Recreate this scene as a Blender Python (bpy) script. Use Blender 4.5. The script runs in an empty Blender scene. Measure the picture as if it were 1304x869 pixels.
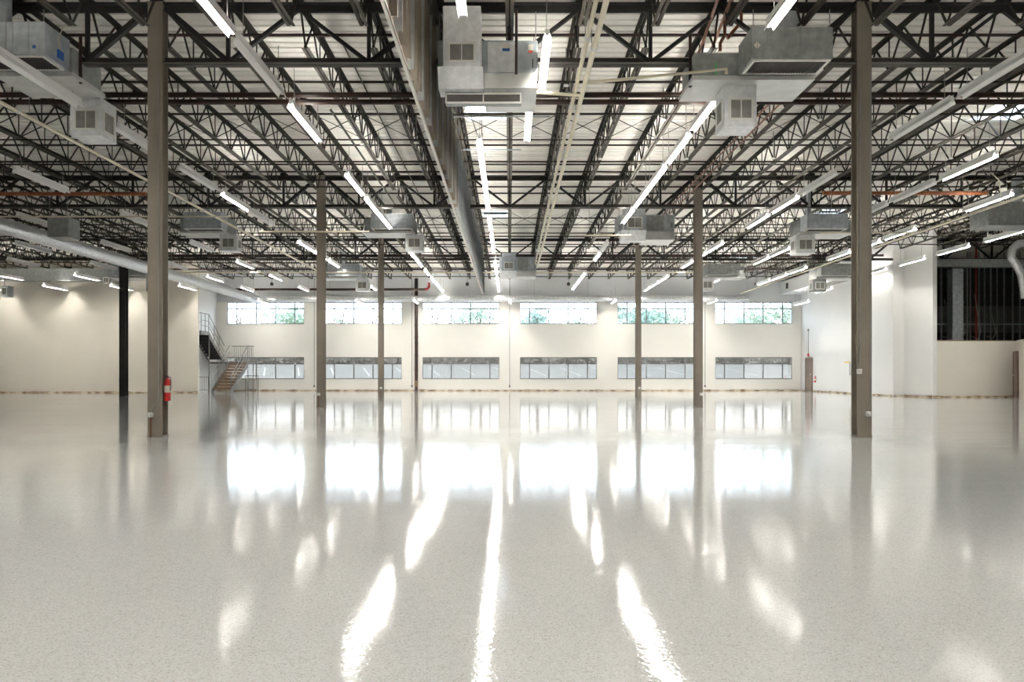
import bpy, math, random
from mathutils import Vector, Matrix
random.seed(7)
C = bpy.context.scene.collection
F = 1033.0; VX = 649.0; VY = 475.5; H = 1.1          # lens, vanishing point and eye height measured on the photograph
BAY = 12.2; Y1 = 14.07; Y2 = Y1 + BAY; Y3 = Y2 + BAY; YW = 50.67
DECK = 7.6; JB = 6.92; GB = 6.45; GT = 7.48

def X(px, d): return (px - VX) * d / F
def Z(py, d): return H + (VY - py) * d / F

# ------------------------------------------------------------------ mesh builder
class MB:
    def __init__(s): s.v = []; s.f = []; s.sm = []
    def poly(s, pts, faces, smooth=False):
        b = len(s.v); s.v += [tuple(p) for p in pts]
        for f in faces: s.f.append(tuple(i + b for i in f)); s.sm.append(smooth)
        return s
    def box(s, x0, x1, y0, y1, z0, z1):
        if x0 > x1: x0, x1 = x1, x0
        if y0 > y1: y0, y1 = y1, y0
        if z0 > z1: z0, z1 = z1, z0
        p = [(x0,y0,z0),(x1,y0,z0),(x1,y1,z0),(x0,y1,z0),(x0,y0,z1),(x1,y0,z1),(x1,y1,z1),(x0,y1,z1)]
        s.poly(p, [(0,3,2,1),(4,5,6,7),(0,1,5,4),(1,2,6,5),(2,3,7,6),(3,0,4,7)])
        return s
    def bevbox(s, x0, x1, y0, y1, z0, z1, b=.01):
        # box with chamfered vertical and horizontal edges
        pts = []; idx = {}
        cx = ((x0, x0 + b), (x1, x1 - b)); cy = ((y0, y0 + b), (y1, y1 - b)); cz = ((z0, z0 + b), (z1, z1 - b))
        for i in (0,1):
            for j in (0,1):
                for k in (0,1):
                    for a in range(3):
                        q = [cx[i][1], cy[j][1], cz[k][1]]; q[a] = (cx[i], cy[j], cz[k])[a][0]
                        idx[i,j,k,a] = len(pts); pts.append(tuple(q))
        fs = []
        def add(f):
            c = sum((Vector(pts[i]) for i in f), Vector()) / len(f)
            n = Vector((0,0,0)); P = [Vector(pts[i]) for i in f]
            n = (P[1]-P[0]).cross(P[2]-P[0])
            ctr = Vector(((x0+x1)/2,(y0+y1)/2,(z0+z1)/2))
            if n.dot(c-ctr) < 0: f = f[::-1]
            fs.append(tuple(f))
        for i in (0,1):
            add([idx[i,0,0,0],idx[i,1,0,0],idx[i,1,1,0],idx[i,0,1,0]])
            add([idx[0,i,0,1],idx[1,i,0,1],idx[1,i,1,1],idx[0,i,1,1]])
            add([idx[0,0,i,2],idx[1,0,i,2],idx[1,1,i,2],idx[0,1,i,2]])
            for j in (0,1):
                add([idx[i,j,0,0],idx[i,j,1,0],idx[i,j,1,1],idx[i,j,0,1]])
                add([idx[i,0,j,0],idx[i,1,j,0],idx[i,1,j,2],idx[i,0,j,2]])
                add([idx[0,i,j,1],idx[1,i,j,1],idx[1,i,j,2],idx[0,i,j,2]])
                for k in (0,1): add([idx[i,j,k,0],idx[i,j,k,1],idx[i,j,k,2]])
        s.poly(pts, fs); return s
    def bar(s, a, b, w, h=None, n=None, cap=True, up=(0,0,1)):
        # straight bar from a to b: rectangle w x h, or round with n sides of radius w
        a = Vector(a); b = Vector(b); d = (b - a)
        if d.length < 1e-6: return s
        d.normalize(); u = Vector(up)
        if abs(d.dot(u)) > .95: u = Vector((0,1,0)) if abs(d.y) < .9 else Vector((1,0,0))
        r = d.cross(u).normalized(); t = r.cross(d).normalized()
        if n is None:
            h = w if h is None else h
            ring = [r*(-w/2)+t*(-h/2), r*(w/2)+t*(-h/2), r*(w/2)+t*(h/2), r*(-w/2)+t*(h/2)]
        else:
            ring = [r*(w*math.cos(2*math.pi*k/n))+t*(w*math.sin(2*math.pi*k/n)) for k in range(n)]
        m = len(ring)
        pts = [a+q for q in ring] + [b+q for q in ring]
        s.poly(pts, [(k,(k+1)%m,m+(k+1)%m,m+k) for k in range(m)], smooth=n is not None and n > 5)
        if cap: s.poly(pts, [tuple(range(m))[::-1], tuple(range(m,2*m))])
        return s
    def tube(s, path, r, n=10, cap=True, rs=None):
        path = [Vector(p) for p in path]; m = len(path); rings = []
        prev = None
        for i, p in enumerate(path):
            if i == 0: d = path[1]-p
            elif i == m-1: d = p-path[i-1]
            else: d = (path[i+1]-p).normalized()+(p-path[i-1]).normalized()
            d.normalize()
            if prev is None:
                u = Vector((0,0,1)) if abs(d.z) < .9 else Vector((0,1,0))
            else: u = prev
            rt = d.cross(u).normalized(); t = rt.cross(d).normalized(); prev = t
            rr = rs[i] if rs else r
            rings.append([p+rt*(rr*math.cos(2*math.pi*k/n))+t*(rr*math.sin(2*math.pi*k/n)) for k in range(n)])
        pts = [q for ring in rings for q in ring]
        fs = [(i*n+k, i*n+(k+1)%n, (i+1)*n+(k+1)%n, (i+1)*n+k) for i in range(m-1) for k in range(n)]
        s.poly(pts, fs, smooth=True)
        if cap: s.poly(rings[0]+rings[-1], [tuple(range(n))[::-1], tuple(range(n,2*n))])
        return s
    def lathe(s, prof, c=(0,0,0), n=16, axis='z'):
        pts = []
        for r, h in prof:
            for k in range(n):
                a = 2*math.pi*k/n; x, y = r*math.cos(a), r*math.sin(a)
                pts.append((c[0]+x, c[1]+y, c[2]+h) if axis == 'z' else ((c[0]+x, c[1]+h, c[2]+y) if axis == 'y' else (c[0]+h, c[1]+x, c[2]+y)))
        fs = [(i*n+k, i*n+(k+1)%n, (i+1)*n+(k+1)%n, (i+1)*n+k) for i in range(len(prof)-1) for k in range(n)]
        s.poly(pts, fs, smooth=True); return s
    def prism(s, prof, a, b, axis):
        # closed outline prof extruded from a to b along axis ('x': prof is (y,z); 'y': (x,z); 'z': (x,y))
        def q(p, t): return (t,p[0],p[1]) if axis == 'x' else ((p[0],t,p[1]) if axis == 'y' else (p[0],p[1],t))
        m = len(prof); pts = [q(p,a) for p in prof]+[q(p,b) for p in prof]
        s.poly(pts, [(k,(k+1)%m,m+(k+1)%m,m+k) for k in range(m)]+[tuple(range(m))[::-1], tuple(range(m,2*m))]); return s
    def mesh(s, name, mat):
        me = bpy.data.meshes.new(name); me.from_pydata(s.v, [], s.f)
        me.polygons.foreach_set('use_smooth', s.sm); me.materials.append(mat); me.update(); return me
    def build(s, name, mat, parent=None, origin=None):
        off = Vector((0,0,0))
        if parent is not None and not s.local:      # world coordinates become local to the thing's base
            r = parent
            while r.parent is not None: r = r.parent
            off = r.location.copy()
        elif origin is not None: off = Vector(origin)
        if off.length: s.v = [tuple(Vector(p)-off) for p in s.v]
        o = bpy.data.objects.new(name, s.mesh(name, mat)); C.objects.link(o)
        if parent is not None: o.parent = parent
        elif origin is not None: o.location = origin
        return o
    local = False      # False: coordinates given in world space even under a parent

def tag(o, label, cat, group=None, kind=None):
    o['label'] = label; o['category'] = cat
    if group: o['group'] = group
    if kind: o['kind'] = kind
    return o
def structure(o, label, cat):
    return tag(o, label, cat, kind='structure')
def empty(name, loc):
    o = bpy.data.objects.new(name, None); C.objects.link(o); o.location = loc; o.empty_display_size = .2
    return o
def copy_tree(o, parent=None):
    c = o.copy(); C.objects.link(c); c.parent = parent
    for ch in o.children: copy_tree(ch, c)
    return c
def lpart(mb, name, mat, parent):
    mb.local = True; return mb.build(name, mat, parent)

# ------------------------------------------------------------------ materials
def mat(name, col, rough=.6, metal=0., var=.08, scale=4., bump=0., col2=None, emit=None, spec=None, stretch=None, vlo=.4, vhi=.65):
    m = bpy.data.materials.new(name); m.use_nodes = True; nt = m.node_tree; N = nt.nodes; L = nt.links
    b = N['Principled BSDF']; b.inputs['Roughness'].default_value = rough; b.inputs['Metallic'].default_value = metal
    if spec is not None: b.inputs['Specular IOR Level'].default_value = spec
    tc = N.new('ShaderNodeTexCoord'); mp = N.new('ShaderNodeMapping'); L.new(tc.outputs['Object'], mp.inputs[0])
    if stretch: mp.inputs['Scale'].default_value = stretch
    nz = N.new('ShaderNodeTexNoise'); nz.inputs['Scale'].default_value = scale; nz.inputs['Detail'].default_value = 4
    L.new(mp.outputs[0], nz.inputs['Vector'])
    rp = N.new('ShaderNodeValToRGB'); e = rp.color_ramp.elements
    c2 = col2 or tuple(max(0, c*(1-var)) for c in col)
    e[0].position = vlo; e[0].color = (*c2, 1); e[1].position = vhi; e[1].color = (*col, 1)
    L.new(nz.outputs['Fac'], rp.inputs[0]); L.new(rp.outputs[0], b.inputs['Base Color'])
    if bump:
        bp = N.new('ShaderNodeBump'); bp.inputs['Strength'].default_value = bump; bp.inputs['Distance'].default_value = .02
        L.new(nz.outputs['Fac'], bp.inputs['Height']); L.new(bp.outputs[0], b.inputs['Normal'])
    if emit:
        b.inputs['Emission Color'].default_value = (*emit[0], 1); b.inputs['Emission Strength'].default_value = emit[1]
    return m
M = {}
M['steel_dark'] = mat('dark_joist_paint', (.036,.030,.022), .65, spec=.2, metal=.0, var=.3, scale=3.)
M['steel_bottom'] = mat('bounce_lightened_steel', (.085,.074,.058), .6, spec=.25, metal=.0, var=.3, scale=3.)  # joist colour lightened to stand for floor bounce on the bottom chords
M['girder'] = mat('charcoal_girder_paint', (.032,.030,.028), .6, spec=.2, metal=.0, var=.3, scale=3.)
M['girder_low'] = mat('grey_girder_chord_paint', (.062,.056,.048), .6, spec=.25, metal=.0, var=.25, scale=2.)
M['column'] = mat('taupe_column_paint', (.235,.205,.165), .5, 0, .12, 2.)
M['column_black'] = mat('black_column_paint', (.03,.026,.022), .5, 0, .3, 2.)
M['pipe_black'] = mat('black_iron_pipe', (.022,.017,.014), .5, 0, .4, 2., col2=(.045,.022,.015), spec=.3)
M['pipe_rust'] = mat('rust_orange_pipe', (.36,.12,.045), .55, 0, .3, 5.)
M['pipe_red'] = mat('red_pipe', (.35,.03,.03), .5, 0, .2, 5.)
M['copper'] = mat('copper_tube', (.26,.10,.05), .45, .2, .3, 6.)
M['pvc'] = mat('white_plastic_pipe', (.74,.68,.52), .45, 0, .1, 3.)
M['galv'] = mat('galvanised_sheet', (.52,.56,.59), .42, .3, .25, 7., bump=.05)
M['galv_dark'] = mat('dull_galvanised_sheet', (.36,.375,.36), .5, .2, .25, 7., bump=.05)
M['foil'] = mat('crinkled_foil', (.86,.87,.88), .3, .6, .2, 13., bump=1.)
M['foil_bright'] = mat('bright_foil_board', (.88,.89,.90), .4, .2, .15, 9., bump=.3)
M['tray'] = mat('pale_drip_tray_metal', (.66,.66,.64), .35, .3, .15, 3.)
M['grille_white'] = mat('white_grille_frame', (.85,.84,.79), .4, 0, .05, 3.)
M['grille_dark'] = mat('dark_filter_slats', (.055,.045,.04), .6, 0, .4, 20., stretch=(30,1,1))
M['louver'] = mat('grey_vent_louvers', (.33,.32,.29), .5, .1, .3, 5.)
M['fixture'] = mat('white_enamel_fixture', (.94,.935,.92), .4, 0, .04, 3.)
M['tube'] = mat('lit_lamp_tube', (.9,.9,.85), .4, 0, .02, 3., emit=((1.,.965,.905), 72.))
M['cable'] = mat('hanging_wire', (.30,.29,.27), .5, .2, .1, 3.)
M['stud'] = mat('galvanised_stud', (.36,.38,.39), .4, .4, .2, 5.)
M['stud_brown'] = mat('dull_brown_steel_panel', (.20,.165,.125), .5, .1, .3, 2., stretch=(6,6,1))
M['angle_white'] = mat('pale_edge_angle', (.9,.87,.8), .45, 0, .1, 2.)
M['wall'] = mat('painted_wall', (.80,.78,.73), .7, 0, .03, .6)
M['wall_low'] = mat('pale_cream_wall_paint', (.76,.72,.65), .7, 0, .04, .5)
M['wall_white'] = mat('daylight_cooled_wall_paint', (.80,.795,.78), .65, 0, .025, .6)  # cooler copy of the wall paint, window daylight put into the colour
M['wall_cream'] = mat('cream_wall_paint', (.75,.705,.62), .7, 0, .04, .5)
M['wall_upper'] = mat('unpainted_grey_white_wall', (.66,.67,.68), .7, 0, .05, .6)
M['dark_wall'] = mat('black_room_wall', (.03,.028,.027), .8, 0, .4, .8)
M['base_scar'] = mat('brown_glue_scar', (.62,.52,.38), .8, 0, .3, 2.2, col2=(.20,.12,.06), stretch=(1,1,3), vlo=.40, vhi=.58)
M['door'] = mat('brown_door_paint', (.20,.14,.105), .5, 0, .15, 2.)
M['frame'] = mat('grey_window_frame', (.20,.20,.195), .4, .3, .1, 3.)
M['stair'] = mat('grey_stair_steel', (.19,.185,.17), .5, .2, .2, 3.)
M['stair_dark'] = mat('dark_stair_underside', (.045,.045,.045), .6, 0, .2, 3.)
M['tread'] = mat('brown_stair_tread', (.26,.18,.11), .7, 0, .3, 3.)
M['red'] = mat('red_enamel', (.55,.02,.02), .3, 0, .1, 3.)
M['label_white'] = mat('white_label', (.8,.76,.66), .5, 0, .05, 8.)
M['label_blue'] = mat('blue_label', (.03,.12,.45), .5, 0, .05, 8.)
M['label_red'] = mat('red_label', (.7,.06,.03), .5, 0, .05, 8.)
M['label_green'] = mat('green_tag', (.05,.6,.12), .5, 0, .05, 8.)
M['yellow'] = mat('yellow_paint', (.75,.5,.04), .5, 0, .05, 8.)
M['black'] = mat('black_plastic', (.02,.02,.02), .4, 0, .1, 8.)
M['box_white'] = mat('white_outlet_box', (.75,.74,.70), .45, 0, .05, 5.)
M['asphalt'] = mat('pale_asphalt', (.17,.165,.155), .9, 0, .15, .7)
M['stripe'] = mat('white_road_paint', (.42,.42,.42), .8, 0, .1, 3.)
M['hedge'] = mat('hedge_leaves', (.25,.235,.20), .9, 0, .4, 2.)
M['bark'] = mat('bark', (.22,.18,.14), .9, 0, .3, 6.)
M['leaf'] = mat('pale_green_leaves', (.36,.46,.33), .7, 0, .35, .6)
M['leaf_cool'] = mat('blue_green_leaves', (.33,.45,.37), .7, 0, .35, .6)

def deck_material():
    m = mat('off_white_roof_deck', (.86,.835,.77), .6, 0, .12, .8, stretch=(.25,1,1))
    return m
M['deck'] = deck_material()
M['tube_off'] = mat('unlit_lamp_tube', (.88,.88,.86), .3, 0, .02, 3.)
M['deck_glow'] = mat('added_deck_glow', (.9,.9,.85), .4, 0, .02, 3., emit=((1.,.97,.91), 24.))  # glow added on the hidden fixture tops to brighten the roof deck

def floor_material():
    m = bpy.data.materials.new('speckled_epoxy_floor'); m.use_nodes = True; nt = m.node_tree; N = nt.nodes; L = nt.links
    b = N['Principled BSDF']
    tc = N.new('ShaderNodeTexCoord')
    def noise(sc, det, st=(1,1,1), rough=.5):
        mp = N.new('ShaderNodeMapping'); mp.inputs['Scale'].default_value = st; L.new(tc.outputs['Object'], mp.inputs[0])
        n = N.new('ShaderNodeTexNoise'); n.inputs['Scale'].default_value = sc; n.inputs['Detail'].default_value = det
        n.inputs['Roughness'].default_value = rough
        L.new(mp.outputs[0], n.inputs['Vector']); return n
    def ramp(src, p0, c0, p1, c1):
        r = N.new('ShaderNodeValToRGB'); e = r.color_ramp.elements
        e[0].position = p0; e[0].color = c0; e[1].position = p1; e[1].color = c1; L.new(src, r.inputs[0]); return r
    fleck = N.new('ShaderNodeTexVoronoi'); fleck.inputs['Scale'].default_value = 170; L.new(tc.outputs['Object'], fleck.inputs['Vector'])
    fr = N.new('ShaderNodeSeparateColor'); L.new(fleck.outputs['Color'], fr.inputs[0])
    flk = N.new('ShaderNodeValToRGB'); flk.color_ramp.interpolation = 'CONSTANT'
    e = flk.color_ramp.elements; e[0].position = 0; e[0].color = (.50,.495,.475,1); e[1].position = .10; e[1].color = (.635,.64,.635,1)
    x = e.new(.45); x.color = (.685,.69,.685,1); x = e.new(.85); x.color = (.755,.76,.755,1)
    L.new(fr.outputs['Red'], flk.inputs[0])
    big = noise(.35, 4, (1,.45,1)); bigr = ramp(big.outputs['Fac'], .35, (.90,.91,.92,1), .7, (1,1,1,1))
    mx = N.new('ShaderNodeMix'); mx.data_type = 'RGBA'; mx.blend_type = 'MULTIPLY'; mx.inputs[0].default_value = 1
    L.new(flk.outputs[0], mx.inputs[6]); L.new(bigr.outputs[0], mx.inputs[7]); L.new(mx.outputs[2], b.inputs['Base Color'])
    rn = noise(.8, 4, (.3,2.2,1), .6); rr = N.new('ShaderNodeMapRange'); rr.inputs[1].default_value = .35; rr.inputs[2].default_value = .7
    rr.inputs[3].default_value = .03; rr.inputs[4].default_value = .08; L.new(rn.outputs['Fac'], rr.inputs[0]); L.new(rr.outputs[0], b.inputs['Roughness'])
    b.inputs['IOR'].default_value = 1.5; b.inputs['Specular IOR Level'].default_value = .5
    peel = noise(38, 2); wav = noise(.9, 3, (.35,1.5,1)); 
    b1 = N.new('ShaderNodeBump'); b1.inputs['Strength'].default_value = .14; b1.inputs['Distance'].default_value = .004; L.new(peel.outputs['Fac'], b1.inputs['Height'])
    b2 = N.new('ShaderNodeBump'); b2.inputs['Strength'].default_value = .55; b2.inputs['Distance'].default_value = .004; L.new(wav.outputs['Fac'], b2.inputs['Height'])
    L.new(b1.outputs[0], b2.inputs['Normal']); L.new(b2.outputs[0], b.inputs['Normal'])
    return m
M['floor'] = floor_material()

def glass_material(name, tint, rf=.08):
    m = bpy.data.materials.new(name); m.use_nodes = True; nt = m.node_tree; N = nt.nodes; L = nt.links
    N.remove(N['Principled BSDF']); t = N.new('ShaderNodeBsdfTransparent'); g = N.new('ShaderNodeBsdfGlossy'); g.inputs['Roughness'].default_value = .02
    nz = N.new('ShaderNodeTexNoise'); nz.inputs['Scale'].default_value = .6; tc = N.new('ShaderNodeTexCoord'); L.new(tc.outputs['Object'], nz.inputs['Vector'])
    rp = N.new('ShaderNodeValToRGB'); rp.color_ramp.elements[0].color = (*[c*.96 for c in tint],1); rp.color_ramp.elements[1].color = (*tint,1)
    L.new(nz.outputs['Fac'], rp.inputs[0]); L.new(rp.outputs[0], t.inputs['Color'])
    mx = N.new('ShaderNodeMixShader'); mx.inputs[0].default_value = rf
    L.new(t.outputs[0], mx.inputs[1]); L.new(g.outputs[0], mx.inputs[2]); L.new(mx.outputs[0], N['Material Output'].inputs['Surface']); return m
M['glass'] = glass_material('clear_window_glass', (.97,.99,1.))
M['glass_grey'] = glass_material('grey_tinted_glass', (.80,.77,.73), .14)
def translucent():
    m = bpy.data.materials.new('skylight_diffuser'); m.use_nodes = True; nt = m.node_tree; N = nt.nodes; L = nt.links
    N.remove(N['Principled BSDF']); t = N.new('ShaderNodeBsdfTranslucent'); t.inputs['Color'].default_value = (.95,.97,1,1)
    tp = N.new('ShaderNodeBsdfTransparent'); mx = N.new('ShaderNodeMixShader')
    nz = N.new('ShaderNodeTexNoise'); nz.inputs['Scale'].default_value = 2.; mr = N.new('ShaderNodeMapRange'); mr.inputs[3].default_value = .45; mr.inputs[4].default_value = .55
    L.new(nz.outputs['Fac'], mr.inputs[0]); L.new(mr.outputs[0], mx.inputs[0])
    L.new(t.outputs[0], mx.inputs[1]); L.new(tp.outputs[0], mx.inputs[2]); L.new(mx.outputs[0], N['Material Output'].inputs['Surface']); return m
M['skylight'] = translucent()

ORD = ['first','second','third','fourth','fifth','sixth','seventh','eighth','ninth','tenth','eleventh','twelfth','thirteenth','fourteenth','fifteenth',
       'sixteenth','seventeenth','eighteenth','nineteenth','twentieth','twenty-first','twenty-second','twenty-third','twenty-fourth','twenty-fifth','twenty-sixth','twenty-seventh','twenty-eighth']

# ================================================================== THE SETTING
XL, XR, YF = -36.0, 31.0, -14.0
structure(MB().box(XL, XR, YF, YW, -.3, 0).build('floor', M['floor'], origin=(0,0,0)), 'glossy pale grey speckled epoxy floor reflecting lights and windows', 'floor')

# skylights: (x0, x1, y0, y1)
SKY = [(-1.08,-.08,19.6,20.85), (-1.08,-.08,32.4,33.7), (-1.08,-.08,44.6,45.9),
       (11.75,12.95,19.6,20.85), (12.35,13.45,32.2,33.4), (12.7,13.8,44.6,45.9)]
def build_deck():
    mb = MB(); per = .254; prof = [(0,0),(.175,0),(.187,.07),(.242,.07)]   # y offset, height
    y = YF; pts = []
    while y < YW - .001:
        for dy, dz in prof: pts.append((y+dy, DECK+dz))
        y += per
    pts = [p for p in pts if p[0] < YW] + [(YW, DECK)]
    cuts = sorted({round(p[0],4) for p in pts})
    for (ya, za), (yb, zb) in zip(pts, pts[1:]):
        holes = sorted((s[0], s[1]) for s in SKY if (ya+yb)/2 > s[2] and (ya+yb)/2 < s[3])
        xs = [XL] + [v for h in holes for v in h] + [XR]
        for a, b in zip(xs[::2], xs[1::2]):
            mb.poly([(a,ya,za),(b,ya,za),(b,yb,zb),(a,yb,zb)], [(0,1,2,3)])
    # upper skin of the roof (insulation board) so the roof has thickness
    rows = sorted({YF, YW} | {v for s in SKY for v in (s[2], s[3])})
    for ya, yb in zip(rows, rows[1:]):
        holes = sorted((s[0], s[1]) for s in SKY if (ya+yb)/2 > s[2] and (ya+yb)/2 < s[3])
        xs = [XL] + [v for h in holes for v in h] + [XR]
        for a, b in zip(xs[::2], xs[1::2]): mb.box(a, b, ya, yb, DECK+.1, DECK+.2)
    return mb
structure(build_deck().build('ceiling', M['deck'], origin=(0,0,DECK)), 'off-white ribbed metal roof deck over the whole hall', 'ceiling')
SKL = ['large skylight panel above the central hanging air unit','small skylight over the central light row, middle of three','small skylight over the central light row, nearest the window wall',
       'bright skylight panel at right edge beyond the nearest right column','skylight over right half between middle and farthest column rows','skylight over right half nearest the window wall']
for (a,b,c,d), lb in zip(SKY, SKL):
    s = empty('skylight', ((a+b)/2,(c+d)/2,DECK))
    f = MB(); t = .03
    f.box(a-t,a,c-t,d+t,DECK-.02,DECK+.26).box(b,b+t,c-t,d+t,DECK-.02,DECK+.26).box(a,b,c-t,c,DECK-.02,DECK+.26).box(a,b,d,d+t,DECK-.02,DECK+.26)
    f.build('curb_frame', M['grille_white'], s)
    MB().box(a,b,c,d,DECK+.21,DECK+.225).build('diffuser', M['skylight'], s)
    tag(s, 'white ' + lb, 'skylight', 'roof skylights', 'thing')

# back wall with window openings
WC = [(-15.25),(-9.15),(-3.05),(3.05),(9.15),(15.25)]; WW = 2.405; UB, UT, LB_, LT = 4.17, 5.54, .73, 2.10
mb = MB(); x0, x1 = -18.5, 18.5; y0, y1 = YW, YW+.3
for za, zb in ((0,LB_),(LT,UB)): mb.box(x0,x1,y0,y1,za,zb)
for za, zb in ((LB_,LT),(UB,UT)):
    e = [x0] + [v for c in WC for v in (c-WW, c+WW)] + [x1]
    for a, b in zip(e[::2], e[1::2]): mb.box(a,b,y0,y1,za,zb)
structure(mb.build('wall_back', M['wall'], origin=(0,YW,0)), 'long cream window wall at the far end with two rows of windows', 'wall')
structure(MB().box(x0,x1,YW,YW+.3,UT,DECK+.2).build('wall_back_upper', M['wall_upper'], origin=(0,YW,UT)), 'grey-white upper band of the far wall above the windows', 'wall')
NAMES = ['far left behind the stairs','second from left','third from left just left of centre','third from right just right of centre','second from right','far right']
wi = 1
for row, (za, zb, gl) in enumerate(((UB,UT,'glass'),(LB_,LT,'glass_grey'))):
    for c, nm in zip(WC, NAMES):
        w = empty('window_%d' % wi, (c, YW+.1, za)); wi += 1
        f = MB(); a, b = c-WW, c+WW; t = .035; ya, yb = YW+.06, YW+.14
        f.box(a,b,ya,yb,za,za+t*1.4).box(a,b,ya,yb,zb-t*1.4,zb).box(a,a+t,ya,yb,za,zb).box(b-t,b,ya,yb,za,zb)
        f.build('window_frame', M['frame'], w)
        for fr in (.124,.376,.626,.878):
            xx = a+(b-a)*fr; MB().box(xx-.032,xx+.032,ya,yb,za+t*1.4,zb-t*1.4).build('mullion', M['frame'], w)
        zz = zb-(zb-za)*.3; MB().box(a+t,b-t,ya+.005,yb-.005,zz-.03,zz+.03).build('transom_bar', M['frame'], w)
        MB().box(a+t,b-t,YW+.095,YW+.105,za+t,zb-t).build('pane', M[gl], w)
        MB().box(a-.03,b+.03,YW-.03,YW+.06,za-.03,za).build('sill', M['wall'], w)
        structure(w, ('upper' if row == 0 else 'lower') + ' window of the far wall, ' + nm, 'window')

# side walls, partitions
structure(MB().prism([(18.2,YW+.3),(18.2,38.5),(18.72,38.5),(19.17,36.75),(19.36,36.75),(19.36,YW+.3)], 0, DECK, 'z').build('wall_right', M['wall_white'], origin=(18.2,38,0)), 'tall white side wall at right with a stepped near end', 'wall')
structure(MB().box(-18.6,-18.3,45.6,YW+.3,0,DECK).build('wall_left', M['wall_white'], origin=(-18.3,48,0)), 'white side wall behind the steel stairs', 'wall')
structure(MB().box(XL,-17.45,45.4,45.6,0,DECK).build('wall_left_partition', M['wall_cream'], origin=(-20,45.4,0)), 'wide cream partition wall at left washed by triangular light pools', 'wall')
structure(MB().box(XL-.3,XL,YF,45.6,0,DECK).build('wall_left_outer', M['wall_cream'], origin=(XL,10,0)), 'outer left wall of the hall beyond the photo', 'wall')
structure(MB().box(XL-.3,XR+.3,YF-.3,YF,0,DECK).build('wall_front', M['wall'], origin=(0,YF,0)), 'front wall of the hall behind the camera', 'wall')
structure(MB().box(XR,XR+.3,YF,46,0,DECK).build('wall_right_outer', M['wall'], origin=(XR,10,0)), 'outer right wall of the hall beyond the photo', 'wall')
structure(MB().box(19.36,22.95,36.9,37.05,0,2.56).build('wall_right_low', M['wall_low'], origin=(20,36.9,0)), 'low cream partition wall at right below the dark room', 'wall')
structure(MB().prism([(22.95,36.9),(21.4,33.4),(21.55,33.4),(23.1,37.05),(22.95,37.05)], 0, 2.56, 'z').build('wall_right_return', M['wall_low'], origin=(22.5,35,0)), 'low cream return wall holding the brown door at right edge', 'wall')
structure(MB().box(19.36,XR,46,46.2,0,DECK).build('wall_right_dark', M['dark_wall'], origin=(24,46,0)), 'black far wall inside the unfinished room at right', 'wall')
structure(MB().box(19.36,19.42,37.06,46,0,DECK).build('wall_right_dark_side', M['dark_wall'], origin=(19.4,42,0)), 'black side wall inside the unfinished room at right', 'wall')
# glue scars where the base trim was
def scar(name, pts, lb):
    mb = MB()
    for (a, b) in zip(pts, pts[1:]):
        a = Vector((*a,0)); b = Vector((*b,0)); n = max(1, int((b-a).length/.35)); d = (b-a)/n
        nrm = Vector((d.y,-d.x,0)).normalized()*.018
        for i in range(n):
            h0 = .045+.05*random.random(); h1 = .045+.05*random.random(); p, q = a+d*i, a+d*(i+1)
            mb.poly([p,q,q+Vector((0,0,h1)),p+Vector((0,0,h0)),p+nrm,q+nrm,q+nrm+Vector((0,0,h1)),p+nrm+Vector((0,0,h0))],[(4,5,6,7),(7,6,2,3),(0,1,5,4)])
    structure(mb.build(name, M['base_scar'], origin=(pts[0][0],pts[0][1],0)), lb, 'baseboard')
scar('baseboard_back', [(-18.3,YW),(18.2,YW)], 'ragged brown glue line along the foot of the window wall')
scar('baseboard_left', [(-35.9,45.4),(-17.45,45.4)], 'ragged brown glue line along the foot of the left partition')
scar('baseboard_right', [(18.2,YW-.1),(18.2,38.5),(18.72,38.5),(19.17,36.75),(19.36,36.75),(19.4,36.9),(22.9,36.9)], 'ragged brown glue line along the foot of the right walls')
# doors
def side_door(name, lb, p, q, h):
    p = Vector((*p,0)); q = Vector((*q,0)); u = (q-p).normalized(); n = Vector((u.y,-u.x,0))
    if n.x > 0: n = -n
    d = empty(name, p)
    f = MB(); f.bar(p+n*.03, p+n*.03+Vector((0,0,h)), .07, .07); f.bar(q+n*.03, q+n*.03+Vector((0,0,h)), .07, .07)
    f.bar(p+n*.03+Vector((0,0,h)), q+n*.03+Vector((0,0,h)), .07, .07); f.build('door_frame', M['door'], d)
    f = MB(); a, b = p+n*.02, q+n*.02; f.bar(a+Vector((0,0,h/2)), b+Vector((0,0,h/2)), .04, h-.02); f.build('door_leaf', M['door'], d)
    f = MB(); k = a+(b-a)*.12+n*.05+Vector((0,0,1.02)); f.lathe([(0,-.03),(.03,-.02),(.035,0),(.03,.02),(0,.03)], k, 10, 'x'); f.bar(k, k-n*.04, .012, n=8); f.build('door_handle', M['tray'], d)
    structure(d, lb, 'door')
side_door('door_1', 'narrow brown door in the white right wall near the window corner', (18.19,48.75), (18.19,49.75), 2.0)
side_door('door_2', 'brown door in the low partition at the right edge', (22.80,36.62), (22.42,35.76), 2.05)

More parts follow.
